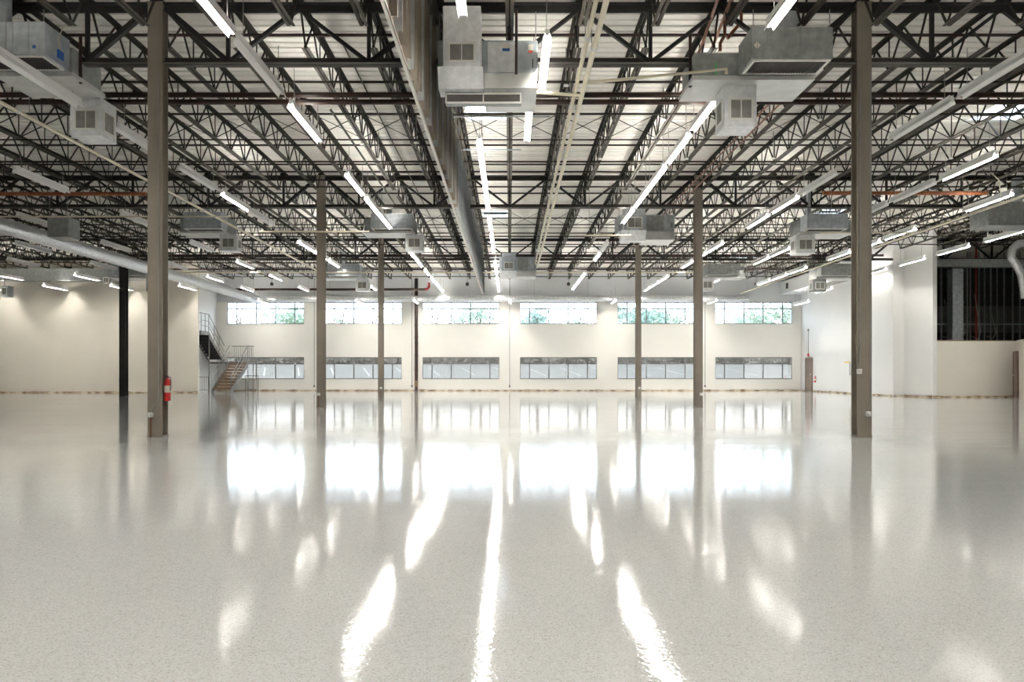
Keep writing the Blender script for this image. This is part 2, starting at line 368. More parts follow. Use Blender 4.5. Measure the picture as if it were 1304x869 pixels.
# ================================================================== ROOF STEEL
def angle_pair(mb, a, b, leg, th, gap, axis, down):
    # two back-to-back angles running along axis from a to b, centre line (cx, cz); horizontal legs at the bottom (down) or the top
    (s0, c, z0), s1 = a, b
    for sg in (-1, 1):
        i, o = c+sg*gap/2, c+sg*(gap/2+leg)
        if down: v = (z0, z0+leg); hz = (z0, z0+th)
        else: v = (z0-leg, z0); hz = (z0-th, z0)
        if axis == 'y':
            mb.box(i, i+sg*th, s0, s1, *v); mb.box(i+sg*th, o, s0, s1, *hz)
        else:
            mb.box(s0, s1, i, i+sg*th, *v); mb.box(s0, s1, i+sg*th, o, *hz)
def make_joist():
    e = empty('roof_joist', (0,0,0)); L = BAY-.02; zt = DECK-.004; zb = JB
    m = MB(); angle_pair(m, (.01,0,zt), L, .06, .009, .03, 'y', False)
    m.box(-.07,.07,0.01,.14,zt-.11,zt-.06); m.box(-.07,.07,L-.14,L,zt-.11,zt-.06)
    lpart(m, 'top_chord', M['steel_dark'], e)
    m = MB(); angle_pair(m, (.45,0,zb), L-.45, .055, .008, .03, 'y', True)
    lpart(m, 'bottom_chord', M['steel_bottom'], e)
    m = MB(); n = 10; s = (L-.9)/n; y = .45
    t, b = zt-.04, zb+.03
    m.bar((0,.1,t),(0,y+.02,b), .03, .03, cap=False)
    for i in range(n):
        m.bar((0,y+.02,b),(0,y+s/2,t), .028, .028, cap=False); m.bar((0,y+s/2,t),(0,y+s-.02,b), .028, .028, cap=False)
        if i: m.bar((0,y,b),(0,y,t), .02, .02, cap=False)
        y += s
    m.bar((0,L-.1,t),(0,y-.02,b), .03, .03, cap=False)
    lpart(m, 'web', M['steel_dark'], e)
    return e
joist = make_joist(); first = True
BAYS = [(Y1-BAY, 'overhead, in front of the nearest columns', 9), (Y1, 'between nearest and middle column rows', 14), (Y2, 'between middle and farthest column rows', 20), (Y3, 'between farthest columns and window wall', 25)]
SP = 1.22
for k, (ys, bl, n) in enumerate(BAYS):
    for i in range(-n, n+1):
        xx = i*SP
        if k == 3 and i >= 15: continue
        if k == 3 and xx < -17.4: pass
        if k == 2 and i in (15,): xx += .0
        j = joist if first else copy_tree(joist)
        first = False
        j.location = (xx, ys, 0)
        pos = 'on the centre line' if i == 0 else '%s %s of centre' % (ORD[abs(i)-1], 'left' if i < 0 else 'right')
        tag(j, 'dark open-web roof joist %s, %s' % (bl, pos), 'joist', 'open-web roof joists', 'thing')
        if k == 3 and xx < -17.3:      # these stop at the left partition
            j.scale = (1, (45.4-ys)/BAY, 1)

def make_girder(name='roof_girder'):
    e = empty(name, (0,0,0)); L = BAY
    m = MB(); angle_pair(m, (.13,0,GT), L-.13, .12, .014, .03, 'x', False); lpart(m, 'top_chord', M['girder'], e)
    m = MB(); angle_pair(m, (.13,0,GB), L-.13, .11, .014, .03, 'x', True); lpart(m, 'bottom_chord', M['girder_low'], e)
    t, b = GT-.06, GB+.06
    nodes_b = [1.22*2*i for i in range(1,5)]   # 2.44 .. 9.76 from left column plus centre
    nodes_b = [1.22+2.44*i for i in range(5)]  # 1.22,3.66,6.1,8.54,10.98
    w = .085
    m = MB(); m.bar((.15,0,t),(1.22,0,b), .10, w); lpart(m, 'diagonal_brace', M['girder'], e)
    for i, xb in enumerate(nodes_b):
        m = MB(); m.box(xb-.03, xb+.03, -.035, .035, b, t); lpart(m, 'vertical_post', M['girder'], e)
        if i < 4:
            xt = xb+1.22
            m = MB(); m.bar((xb+.03,0,b),(xt,0,t), w, .06); lpart(m, 'diagonal_brace', M['girder'], e)
            m = MB(); m.bar((xb+2.44-.03,0,b),(xt,0,t), w, .06); lpart(m, 'diagonal_brace', M['girder'], e)
    m = MB(); m.bar((L-.15,0,t),(10.98,0,b), .10, w); lpart(m, 'diagonal_brace', M['girder'], e)
    return e
g0 = make_girder(); first = True
for row, (yy, rl, spans) in enumerate(((Y1,'over the nearest columns',(-18.3,-6.1,6.1)), (Y2,'over the middle columns',(-18.3,-6.1,6.1)), (Y3,'over the farthest columns',(-30.5,-18.3,-6.1,6.1,18.3)))):
    for s in spans:
        g = g0 if first else copy_tree(g0); first = False
        g.location = (s, yy, 0)
        if s > 18: g.location.x = 19.43; g.scale = (.94,1,1)
        pl = {-30.5:'far left span',-18.3:'left span',-6.1:'centre span',6.1:'right span',18.3:'far right span'}[s]
        tag(g, 'heavy dark truss girder %s, %s' % (rl, pl), 'girder', 'roof girders', 'thing')

# bridging
def rod_x(name, xa, xb, y, z, r, m, lb, cat, grp=None, n=6):
    return tag(MB().bar((xa,y,z),(xb,y,z), r, n=n).build(name, m, origin=((xa+xb)/2,y,z)), lb, cat, grp, 'thing')
def hung_x(name, xa, xb, y, z, r, m, lb, cat, grp=None, n=8):
    e = empty(name, (xa,y,z)); MB().bar((xa,y,z),(xb,y,z), r, n=n).build('pipe', m, e)
    k = max(1, int(abs(xb-xa)/3))
    for i in range(k+1):
        x_ = round((xa+(xb-xa)*(i+.5)/(k+1))/SP)*SP
        if min(xa,xb) < x_ < max(xa,xb) or k == 1: MB().bar((x_,y,z),(x_,y,JB+.02 if z < JB else DECK-.05), .006, n=4).build('hanger_wire', M['cable'], e)
    return tag(e, lb, cat, grp, 'thing')
def rod_y(name, x, ya, yb, z, r, m, lb, cat, grp=None, n=8):
    return tag(MB().bar((x,ya,z),(x,yb,z), r, n=n).build(name, m, origin=(x,(ya+yb)/2,z)), lb, cat, grp, 'thing')
for k, (ys, bl, n) in enumerate(BAYS):
    if k == 0: continue
    xa, xb = -n*SP, (n*SP if k < 3 else 17.9)
    fr = [(2.1,'nearest'),(4.1,'second'),(8.2,'third'),(10.3,'fourth')]
    if k == 1: fr = fr + [(11.2,'last')]
    for dy, w in fr:
        xl_ = xa if not (k == 3 and ys+dy > 45.3) else -17.4
        rod_x('bridging_rod', xl_, xb, ys+dy, JB-.012, .024, M['steel_dark'], 'dark rod under joists %s, %s of its bay' % (bl, w), 'rod', 'horizontal bridging rods')
        rod_x('bridging_rod', xl_, xb, ys+dy+.5, DECK-.095, .026, M['steel_dark'], 'dark rod under the deck %s, %s of its bay' % (bl, w), 'rod', 'horizontal bridging rods')
    if k < 3:
        cb = empty('cross_bridging', (0, ys+6.1, JB))
        for i in range(-n, n):
            a, b = i*SP+.05, (i+1)*SP-.05
            mb = MB(); mb.bar((a,ys+6.08,JB+.05),(b,ys+6.08,DECK-.08), .03, .012); mb.bar((b,ys+6.12,JB+.05),(a,ys+6.12,DECK-.08), .03, .012); mb.build('cross_brace', M['steel_dark'], cb)
        MB().bar((xa,ys+6.1,JB-.012),(xb,ys+6.1,JB-.012), .018, n=6).build('bottom_rod', M['steel_dark'], cb)
        tag(cb, 'row of X-shaped braces between roof joists %s' % bl, 'bracing', None, 'thing')

# ================================================================== COLUMNS
def column(xc, yc, m, lb, side, box_z=None, w=.25):
    e = empty('steel_column', (xc,yc,0)); h = w/2; t = .018; top = GT-.01
    mb = MB(); mb.box(xc-h,xc+h,yc-h,yc-h+t,.03,top).box(xc-h,xc+h,yc+h-t,yc+h,.03,top).box(xc-.006,xc+.006,yc-h+t,yc+h-t,.03,top)
    mb.build('shaft', m, e)
    MB().box(xc-h-.006,xc+h+.006,yc-h-.006,yc+h+.006,0,.03).build('base_plate', m, e)
    MB().box(xc-h-.02,xc+h+.02,yc-h-.02,yc+h+.02,top,top+.02).build('cap_plate', m, e)
    tag(e, lb, 'column', 'steel columns', 'thing'); return e
cL = column(-6.1, Y1, M['column'], 'nearest left taupe steel column with fire extinguisher on its side', 1)
cR = column(6.1, Y1, M['column'], 'nearest right taupe steel column with two small boxes', -1)
column(-6.1, Y2, M['column'], 'middle left taupe steel column', 1)
column(6.1, Y2, M['column'], 'middle right taupe steel column', -1)
column(-6.1, Y3, M['column'], 'farthest left taupe steel column in front of the windows', 1)
column(6.1, Y3, M['column'], 'farthest right taupe steel column in front of the windows', -1)
column(-18.3, Y3, M['column_black'], 'black steel column before the cream partition at left', 1, w=.30)
# boxes and conduits on the columns
def outlet(xc, y, z, s, lb, down=True, up=None, cond='pvc'):
    e = empty('outlet_box', (xc,y,z))
    MB().bevbox(xc-s/2,xc+s/2,y-.05,y,z-s/2,z+s/2,.006).build('box_body', M['box_white'], e)
    MB().lathe([(0,-.058),(.028,-.056),(.03,-.05)], (xc,y,z), 10, 'y').build('socket_plate', M['tray'], e)
    if down: MB().tube([(xc-.01,y-.025,z-s/2),(xc-.01,y-.025,.0)], .012, 8).build('conduit', M[cond], e)
    if up: MB().tube([(xc+.0,y-.02,z+s/2)]+up, .009, 8).build('conduit', M['cable'], e)
    tag(e, lb, 'outlet', 'column outlet boxes', 'thing')
yf = Y1-.125
outlet(-6.155, yf, .385, .085, 'white outlet box low on the nearest left column', True, [(-6.10,yf-.015,.56),(-6.04,yf-.012,.66),(-6.035,yf-.012,1.0),(-6.035,yf-.012,6.3)], 'copper')
outlet(6.15, yf, .40, .085, 'white outlet box low on the nearest right column', False, [(6.17,yf-.015,.52),(6.205,yf-.012,.6),(6.205,yf-.012,6.3)])
outlet(6.0, yf, 1.13, .085, 'small white box at waist height on the nearest right column', False, [(6.02,yf-.012,1.35),(6.02,yf-.012,6.0)])
outlet(-6.15, Y2-.125, .42, .09, 'white outlet box low on the middle left column', True, None, 'copper')
outlet(6.17, Y2-.125, .42, .09, 'white outlet box low on the middle right column', False)
outlet(-6.08, Y3-.125, .40, .10, 'white outlet box low on the farthest left column', True, None, 'copper')
outlet(6.13, Y3-.125, .40, .10, 'white outlet box low on the farthest right column', False)
def extinguisher(x, y, z, s, lb):
    e = empty('fire_extinguisher', (x,y,z)); r = .055*s; h = .40*s
    MB().lathe([(0,0),(r*.9,0),(r,.02*s),(r,h*.82),(r*.8,h*.92),(r*.35,h*.97),(r*.3,h)], (x,y,z), 18).build('cylinder', M['red'], e)
    MB().lathe([(r*1.02,h*.36),(r*1.02,h*.66)], (x,y,z), 18).build('label_band', M['label_white'], e)
    mb = MB(); mb.box(x-.015*s,x+.015*s,y-.02*s,y+.02*s,z+h,z+h+.04*s); mb.bar((x,y,z+h+.03*s),(x+.03*s,y-.09*s,z+h+.06*s), .012*s,.008*s); mb.bar((x,y,z+h+.01*s),(x+.02*s,y-.09*s,z+h+.01*s), .012*s,.008*s); mb.build('handle', M['black'], e)
    MB().tube([(x,y,z+h+.01*s),(x+.06*s,y-.02*s,z+h+.01*s),(x+.075*s,y-.03*s,z+h*.8),(x+.062*s,y-.03*s,z+h*.45)], .009*s, 8).build('hose', M['black'], e)
    tag(e, lb, 'extinguisher', None, 'thing')
extinguisher(-5.935, Y1+.0, .62, 1.0, 'red fire extinguisher with white label on the nearest left column')
extinguisher(18.14, 48.2, .55, .85, 'small red fire extinguisher on the white right wall beside the brown door')

# ================================================================== STRIP LIGHTS
LZ = 6.06; LL = 2.44
def make_light(lit):
    e = empty('strip_light', (0,0,0)); L = LL-.04
    w, h, wt = .068, .105, .03      # half width at the lip, height, half width at the top
    mb = MB(); t = .006
    out = [(-w,0),(-w,.022),(-wt,h),(wt,h),(w,.022),(w,0)]; inn = [(w-t,0),(w-t,.02),(wt-.003,h-t),(-wt+.003,h-t),(-w+t,.02),(-w+t,0)]
    n = 6; prof = out+inn; m = len(prof)
    pts = [(p[0],0,p[1]) for p in prof]+[(p[0],L,p[1]) for p in prof]
    fs = [(k,(k+1)%m,m+(k+1)%m,m+k) for k in range(m)]
    # ring caps
    for off in (0, m):
        for i in range(5): fs.append((off+i, off+i+1, off+m-2-i, off+m-1-i))
    mb.poly(pts, fs); mb.box(-.03,.03,0,L,h,h+.05).box(-.034,-.03,0,L,h,h+.07).box(.03,.034,0,L,h,h+.07)
    lpart(mb, 'reflector', M['fixture'], e)
    for y_ in (-.006, L): lpart(MB().box(-.03,.03,y_,y_+.006,h-.05,h+.05), 'end_cap', M['fixture'], e)
    lpart(MB().bar((0,.04,h-.026),(0,L-.04,h-.026), .018, n=6, cap=False), 'lamp_tube', M['tube' if lit else 'tube_off'], e)
    if lit: lpart(MB().box(-.026,.026,.06,L-.06,h+.05,h+.054), 'added_uplight', M['deck_glow'], e)  # unseen glowing strip added to throw light up onto the deck
    for yy in (.25, L-.25):
        lpart(MB().bar((0,yy,h+.05),(0,yy,GB+.45-LZ), .006, n=4), 'hanger_wire', M['cable'], e)
    return e
LAMPS = {True: make_light(True), False: make_light(False)}; used = {True: False, False: False}
def place(xx, ys, rowlabel, z=LZ, off=()):
    for i, y in enumerate(sorted(ys)):
        lit = y not in off
        o = copy_tree(LAMPS[lit]) if used[lit] else LAMPS[lit]; used[lit] = True
        o.location = (xx[i] if isinstance(xx, list) else xx, y, z[i] if isinstance(z, list) else z)
        tag(o, '%s strip light in the %s' % ('lit white' if lit else 'unlit white', rowlabel) + (', %s from the camera' % ORD[i] if len(ys) > 1 else ''), 'strip light', 'hanging strip lights', 'thing')
place(-.65, [-6,-1,4,8.95,17.4,19.9,22.5,25.9,29.1,31.6,36.2,38.7,42.2,44.9,47.6], 'central row')  # this and similar rows begin with unseen lamps added for near floor light
place([.56,.37], [12.05,15.1], 'pair by the central air unit')
place(-4.09, [-6,-1,4,9.6,12.2,15.15,20.4,23.15,25.7,33.0,35.7,39.2,42.4,45.3,47.9], 'row left of centre', off=(12.2,))
place(3.75, [-6,-1,4,9.35,14.35,17.0,19.6,22.1,24.7,31.0,33.8,40.5,43.3,46.3], 'row right of centre', off=(31.0,))
place([-8.0]*4+[-7.7]+[-8.0]*10, [-6,-1,4,9.5,12.15,16.6,19.75,22.6,25.15,30.8,33.3,35.9,41.5,44.1,46.7], 'row over the left columns', z=[LZ]*4+[5.85]+[LZ]*10, off=(12.15,16.6,19.75,25.15))
place(8.15, [-6,-1,4,9.5,12.3,14.95,20.3,22.95,25.6,31.0,33.6,36.2,41.8,44.4,47.0], 'row over the right columns', off=(12.3,14.95,20.3))
place(-12.2, [4,12,20.0,25.5,31.0,36.3,41.3,47.0], 'sparse row left of the columns', off=(20.0,25.5,31.0))
place(-15.6, [12,20,25.7,31.0,36.8,41.9,47.2], 'row before the stairs', off=(25.7,31.0,36.8))
place(-19.0, [31.2,36.8], 'row behind the black column', off=(31.2,36.8))
place(-22.1, [35.7,41.2], 'second row from the left edge', off=(35.7,))
place(-26.0, [31.0,36.0,41.0], 'leftmost row')  # the nearer ones are unseen, added to brighten the cream partition
place(21.9, [20.0,25.0,28.4,31.6], 'added row past the right edge')  # unseen lamps added to brighten the low right wall
for xx_, lb in ((-28.0,'beyond the left edge'),(-24.4,'left of the black column'),(-20.87,'behind the black column'),(-17.3,'at the partition end')):
    place(xx_, [42.45], 'low line at the partition, ' + lb, z=5.66)
for xx_, lb in ((-14.7,'over the stairs side'),(-9.0,'at second window'),(-5.6,'beside the black riser'),(.03,'at the centre pier'),(6.2,'between fourth and fifth windows'),(12.1,'left of the rightmost window')):
    place(xx_, [47.45], 'low line before the windows, ' + lb, z=5.34)
place(11.15, [4,12,18.6,21.3,24.0,29.3,32.3,34.9,40.4,43.0,45.6], 'third row right of centre', off=(21.3,24.0,29.3))
place(14.0, [12,22.6,28.0,30.7,33.4,38.3,41.0,43.6], 'fourth row right of centre')
place([17.95,17.95,17.95,17.95,16.8,16.8], [28.3,31.7,35.1,38.7,42.3,45.6], 'rightmost row by the white wall', z=[LZ-.02]*4+[5.5,5.1])

# ================================================================== AIR UNITS
def grille(parent, x0, x1, z0, z1, y, name='vent_grille', n=7, vertical=True, fr=.035):
    mb = MB(); t = fr
    mb.box(x0,x1,y-.02,y,z1-t,z1).box(x0,x1,y-.02,y,z0,z0+t).box(x0,x0+t,y-.02,y,z0+t,z1-t).box(x1-t,x1,y-.02,y,z0+t,z1-t)
    mb.box((x0+x1)/2-.008,(x0+x1)/2+.008,y-.02,y,z0+t,z1-t)
    g = mb.build(name, M['grille_white'], parent)
    mb = MB(); mb.box(x0+t,x1-t,y-.004,y-.001,z0+t,z1-t)
    for i in range(1, n): xx = x0+t+(x1-x0-2*t)*i/n; mb.box(xx-.004,xx+.004,y-.014,y-.004,z0+t,z1-t)
    mb.build('louvers', M['louver'], g)
def side_grille(parent, x, sg, y0, y1, z0, z1):
    mb = MB(); t = .03; a, b = (x, x+sg*.02)
    mb.box(a,b,y0,y1,z1-t,z1).box(a,b,y0,y1,z0,z0+t).box(a,b,y0,y0+t,z0+t,z1-t).box(a,b,y1-t,y1,z0+t,z1-t)
    g = mb.build('side_grille', M['grille_white'], parent)
    MB().box(a,x+sg*.004,y0+t,y1-t,z0+t,z1-t).build('louvers', M['louver'], g)
def seams(mb, x0, x1, y, z0, z1, n):
    for i in range(1, n):
        xx = x0+(x1-x0)*i/n; mb.box(xx-.006,xx+.006,y-.012,y,z0,z1)
def filter_panel(parent, x0, x1, y0, y1, z):
    # sloping filter grille on the underside
    mb = MB(); t = .035
    mb.box(x0,x1,y0,y0+t,z-.025,z).box(x0,x1,y1-t,y1,z-.025,z).box(x0,x0+t,y0+t,y1-t,z-.025,z).box(x1-t,x1,y0+t,y1-t,z-.025,z)
    f = mb.build('filter_frame', M['grille_white'], parent)
    mb = MB(); mb.box(x0+t,x1-t,y0+t,y1-t,z-.006,z-.001); n = 26
    for i in range(1, n): xx = x0+t+(x1-x0-2*t)*i/n; mb.box(xx-.003,xx+.003,y0+t,y1-t,z-.018,z-.006)
    mb.build('filter_slats', M['grille_dark'], f)
def rods(parent, pts, z):
    for (x, y) in pts: MB().bar((x,y,z),(x,y,JB+.03), .008, n=5).build('hanger_rod', M['cable'], parent)

def air_unit(lb, x0, x1, y, z0, z1, side, m='galv', flue=True, pl_dark=False, yd=.95):
    """cabinet x0..x1 at depth y, hanging between heights z0..z1; side +1: supply box under the right end, -1: left end"""
    e = empty('hanging_air_unit', ((x0+x1)/2, y, z0))
    mb = MB(); mb.bevbox(x0,x1,y,y+.62,z0,z1,.012); seams(mb, x0, x1, y, z0+.01, z1-.01, 4); mb.build('return_cabinet', M[m], e)
    filter_panel(e, x0+.04, x1-.02, y+.03, y+.5, z0)
    # fan section behind
    fx0, fx1 = (x0-.35*side if side > 0 else x0, x1 if side > 0 else x1+.35)
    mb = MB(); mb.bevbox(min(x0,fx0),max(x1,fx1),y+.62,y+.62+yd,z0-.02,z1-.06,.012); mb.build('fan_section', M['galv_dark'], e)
    mb = MB(); mb.box(min(x0,fx0)-.04,max(x1,fx1)+.02,y+.5,y+.64+yd,z0-.075,z0-.03); mb.build('drip_tray', M['tray'], e)
    w = .62; px = x1-w*.55 if side > 0 else x0-w*.15
    pz1 = z0-.08; pz0 = pz1-.58; py = y+.75
    mb = MB(); mb.bevbox(px,px+w,py,py+.55,pz0,pz1,.01); p = mb.build('supply_box', M['galv_dark' if pl_dark else 'foil_bright'], e)
    grille(p, px+.09, px+w-.07, pz0+.1, pz0+.46, py)
    if side > 0: side_grille(p, px+w if px < 0 else px, 1 if px < 0 else -1, py+.08, py+.47, pz0+.1, pz0+.44)
    else: side_grille(p, px, -1, py+.08, py+.47, pz0+.1, pz0+.44)
    rods(e, ((x0+.05,y+.05),(x1-.05,y+.05),(x0+.05,y+1.4),(x1-.05,y+1.4)), z1-.06)
    if flue:
        mb = MB(); cx = x0+(x1-x0)*.35; mb.lathe([(.085,z1-.07),(.085,z1+.35),(.10,z1+.36),(.10,z1+.42),(.085,z1+.43),(.085,JB+.2)], (cx,y+1.1,0), 14); mb.build('flue_pipe', M['galv'], e)
    tag(e, lb, 'air unit', 'hanging air units', 'thing'); return e
YA, YB_, YC = 13.0, 25.2, 37.4
YD = 28.2
air_unit('galvanised hanging air unit second row left, beyond the left column', X(233,YD), X(282,YD), YD, Z(291,YD), Z(270,YD), 1)
air_unit('galvanised hanging air unit second row, just left of centre', X(472,YD), X(525,YD), YD, Z(291,YD), Z(272,YD), 1)
air_unit('galvanised hanging air unit second row right, beside the nearest right column', X(1028,YB_), X(1080,YB_), YB_, Z(291,YB_), Z(272,YB_), -1)
air_unit('distant galvanised air unit behind the middle left column', X(417,38.8), X(458,38.8), 38.8, Z(351,38.8), Z(336,38.8), 1)
air_unit('distant grey air unit behind the middle right column', X(900,YC), X(943,YC), YC, Z(350,YC), Z(336,YC), -1, 'galv_dark', False)
air_unit('distant air unit above the cream partition beside the near left column', X(142,39.6), X(186,39.6), 39.6, Z(351,39.6), Z(332,39.6), 1)
air_unit('distant dark air unit beside the near right column above the white wall', X(1046,YC), X(1086,YC), YC, Z(351,YC), Z(336,YC), -1, 'galv_dark', False, True)

# nearest right unit (unit with white arrow mark)
def near_unit(lb, sgn, xa, xb, y, ztop, zbot, po=.9):
    """sgn +1: right of the camera, inner end faces left; -1 the mirror image"""
    e = empty('hanging_air_unit', ((xa+xb)/2, y, zbot)); D = .75
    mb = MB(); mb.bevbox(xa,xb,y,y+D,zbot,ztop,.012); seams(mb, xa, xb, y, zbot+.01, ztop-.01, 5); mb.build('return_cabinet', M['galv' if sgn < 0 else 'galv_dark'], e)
    filter_panel(e, xa+.03, xb-.03, y+.02, y+.62, zbot)
    inner = xa if sgn > 0 else xb
    fa, fb = (xa-.75, xb-.1) if sgn > 0 else (xa+.1, xb+.05)
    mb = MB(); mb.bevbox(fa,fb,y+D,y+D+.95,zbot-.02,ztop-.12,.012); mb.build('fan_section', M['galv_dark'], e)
    MB().box(fa-.05,fb+.05,y+D-.1,y+D+1.0,zbot-.10,zbot-.03).build('drip_tray', M['tray'], e)
    pw = .56
    p0 = fa+.55 if sgn > 0 else fb-pw-.0
    py = y+po; pz1, pz0 = zbot-.1, zbot-.80
    mb = MB(); mb.bevbox(p0,p0+pw,py,py+.6,pz0,pz1,.01); p = mb.build('supply_box', M['foil_bright'], e)
    grille(p, p0+.08, p0+pw-.06, pz0+.1, pz0+.48, py)
    side_grille(p, p0 if sgn > 0 else p0+pw, -sgn, py+.08, py+.5, pz0+.1, pz0+.5)
    rods(e, ((xa+.04,y+.04),(xb-.04,y+.04)), ztop)
    for x_ in ((fa-.02) if sgn > 0 else (fb+.02),):
        MB().bar((x_,y+D+.2,zbot-.12),(x_,y+D+.2,JB), .028, n=8).build('hanger_channel', M['pipe_black'], e)
    return e, fa, fb, D
eC, fa, fb, D = near_unit('', 1, X(957,YA), X(1061,YA), YA, Z(34,YA), Z(75,YA))
tag(eC, 'large grey hanging air unit with arrow mark near the right column', 'air unit', 'hanging air units', 'thing')
xm, zm = X(964,YA), Z(58,YA)
mb = MB(); y_ = YA-.016
mb.prism([(xm-.055,zm),(xm-.005,zm-.055),(xm-.005,zm+.055)], y_, YA-.012, 'y'); mb.prism([(xm+.005,zm-.055),(xm+.055,zm),(xm+.005,zm+.055)], y_, YA-.012, 'y'); mb.build('arrow_mark', M['label_white'], eC)
MB().box(X(911,YA+D),X(912.4,YA+D),YA+D-.01,YA+D-.002,Z(96,YA+D),Z(80,YA+D)).build('green_tag', M['label_green'], eC)
MB().lathe([(.20,Z(34,YA)-.1),(.20,JB+.4)], (X(1005,YA+1.0),YA+1.1,0), 16).build('intake_duct', M['galv'], eC)
eA, fa2, fb2, D = near_unit('', -1, X(-45,YA), X(57,YA), YA, Z(27,YA), Z(70,YA), 1.68)
tag(eA, 'large galvanised hanging air unit with blue thermostat at the left edge', 'air unit', 'hanging air units', 'thing')
yy = YA+.35; xx = X(57,YA)
MB().box(xx,xx+.03,yy,yy+.16,Z(62,YA),Z(62,YA)+.13).build('blue_control', M['label_blue'], eA)
MB().tube([(xx+.02,yy+.05,Z(60,YA)+.1),(xx+.05,yy-.05,Z(60,YA)+.25),(xx+.04,yy+.1,Z(60,YA)+.5),(xx+.03,yy+.2,JB)], .008, 6).build('loose_wire', M['pvc'], eA)
MB().box(X(42,YA),X(46,YA),YA-.018,YA-.012,Z(62,YA),Z(58,YA)).build('blue_scribble', M['label_blue'], eA)
MB().lathe([(.22,Z(27,YA)-.05),(.22,JB+.4)], (X(8,YA+.6),YA+.35,0), 16).build('intake_duct', M['galv'], eA)

# central unit: foil plenum in front, cabinet behind, filter box below
def centre_unit(lb, d, s, big):
    g = lambda px: (px-557)/128.0           # relative across the unit
    if big: bx0, bx1, zt, zb = X(557,d), X(685,d), Z(48,d), Z(92,d)
    else: bx0, bx1, zt, zb = s
    W = bx1-bx0; U = W/1.62; e = empty('hanging_air_unit', ((bx0+bx1)/2, d, zb))
    G = lambda t: bx0+W*t
    MB().bevbox(bx0,bx1,d+.1,d+1.15,zb,zt,.012).build('cabinet', M['galv'], e)
    mb = MB(); mb.box(G(.50),G(.80),d+.085,d+.1,zb+.03*U,zt-.03*U); a = mb.build('access_door', M['foil_bright' if big else 'galv_dark'], e)
    MB().box(G(.945),G(.955),d+.08,d+.1,zb+.1*U,zb+.25*U).build('door_latch', M['black'], e)
    # plenum standing in front of the cabinet
    pt, pb = zt+(.36*U if big else .12), zb-.04
    MB().bevbox(G(.07),G(.44),d-.35,d+.1,pb,pt,.012).build('supply_plenum', M['foil_bright' if big else 'galv'], e)
    p = e.children[-1]
    grille(p, G(.12), G(.39), zb+.02*U, zb+.34*U, d-.35, n=10)
    MB().prism([(d-.35,pb),(d+.1,pb),(d+.25,pb-.28*U),(d-.15,pb-.28*U)], G(.02), G(.46), 'x').build('plenum_boot', M['foil_bright'], e)
    MB().box(G(.46),G(.99),d-.02,d+1.2,zb-.26*U,zb-.02).build('drip_tray', M['tray'], e)
    if big:
        fx0, fx1 = X(567,d), X(664,d); fz0, fz1 = Z(132,d), Z(112,d)
        MB().bevbox(fx0,fx1,d,d+.22,fz0+.02,fz1,.008).build('filter_box', M['galv_dark'], e)
        q = e.children[-1]; mb = MB(); y = d-.02
        mb.box(fx0,fx1,y,d,fz1-.11,fz1-.085).box(fx0,fx1,y,d,fz0,fz0+.025).box(fx0,fx0+.025,y,d,fz0,fz1-.085).box(fx1-.025,fx1,y,d,fz0,fz1-.085).box((fx0+fx1)/2-.008,(fx0+fx1)/2+.008,y,d,fz0,fz1-.085)
        mb.build('filter_frame', M['grille_white'], q)
        MB().box(fx0+.02,fx1-.02,d-.008,d-.001,fz0+.02,fz1-.1).build('filter_slats', M['grille_dark'], q)
        MB().box(G(.645),G(.72),d+.07,d+.085,Z(59,d),Z(54,d)).build('beige_sticker', M['label_white'], e)
        MB().box(G(.645),G(.72),d+.07,d+.085,Z(62.5,d),Z(59.2,d)).build('blue_sticker', M['label_blue'], e)
        MB().box(G(.905),G(.95),d+.085,d+.1,Z(64,d),Z(61.5,d)).build('red_sticker', M['label_red'], e)
        MB().box(G(.905),G(.95),d+.085,d+.1,Z(61.3,d),Z(54,d)).build('warning_label', M['label_white'], e)
        MB().box(G(0.0)-.002,G(0.012),d+.085,d+.1,Z(91,d),Z(80,d)).build('green_tag', M['label_green'], e)
        MB().bar((G(.785),d-.05,Z(96,d)),(G(.785),d-.05,JB), .022, n=8).build('hanger_channel', M['pipe_black'], e)
    rods(e, ((bx0+.03,d+.12),(bx1-.03,d+.12),(bx1-.03,d+1.1)), zt)
    tag(e, lb, 'air unit', 'hanging air units', 'thing')
centre_unit('large central air unit with shiny foil plenum and access door', YA, None, True)
centre_unit('second row air unit with pale plenum, right of centre', YD, (X(788,YD),X(860,YD),Z(273,YD),Z(294,YD)), False)
centre_unit('small distant air unit on the centre line near the window wall', YC, (X(636,YC),X(683,YC),Z(327,YC),Z(345,YC)), False)

HD = sorted([(460.6,183.6),(482,202.5),(530,182),(721,109),(764,202.5),(845,153),(874,202.5),(1044,153),(985,202),(1211,202),(1084,116.5)])
for i, (px, py) in enumerate(HD):
    d = (6.84-H)*F/(VY-py); x_ = X(px, d); e = empty('roof_sprinkler', (x_,d,6.84))
    MB().lathe([(0,-.02),(.05,-.015),(.055,.01),(.02,.03),(0,.03)], (x_,d,6.84), 12).build('deflector', M['grille_white'], e)
    MB().bar((x_,d,6.85),(x_,d,DECK-.02), .012, n=6).build('pipe_drop', M['cable'], e)
    tag(e, 'small white sprinkler head under the roof joists, %s from left' % ORD[i], 'sprinkler', 'white sprinkler heads', 'thing')

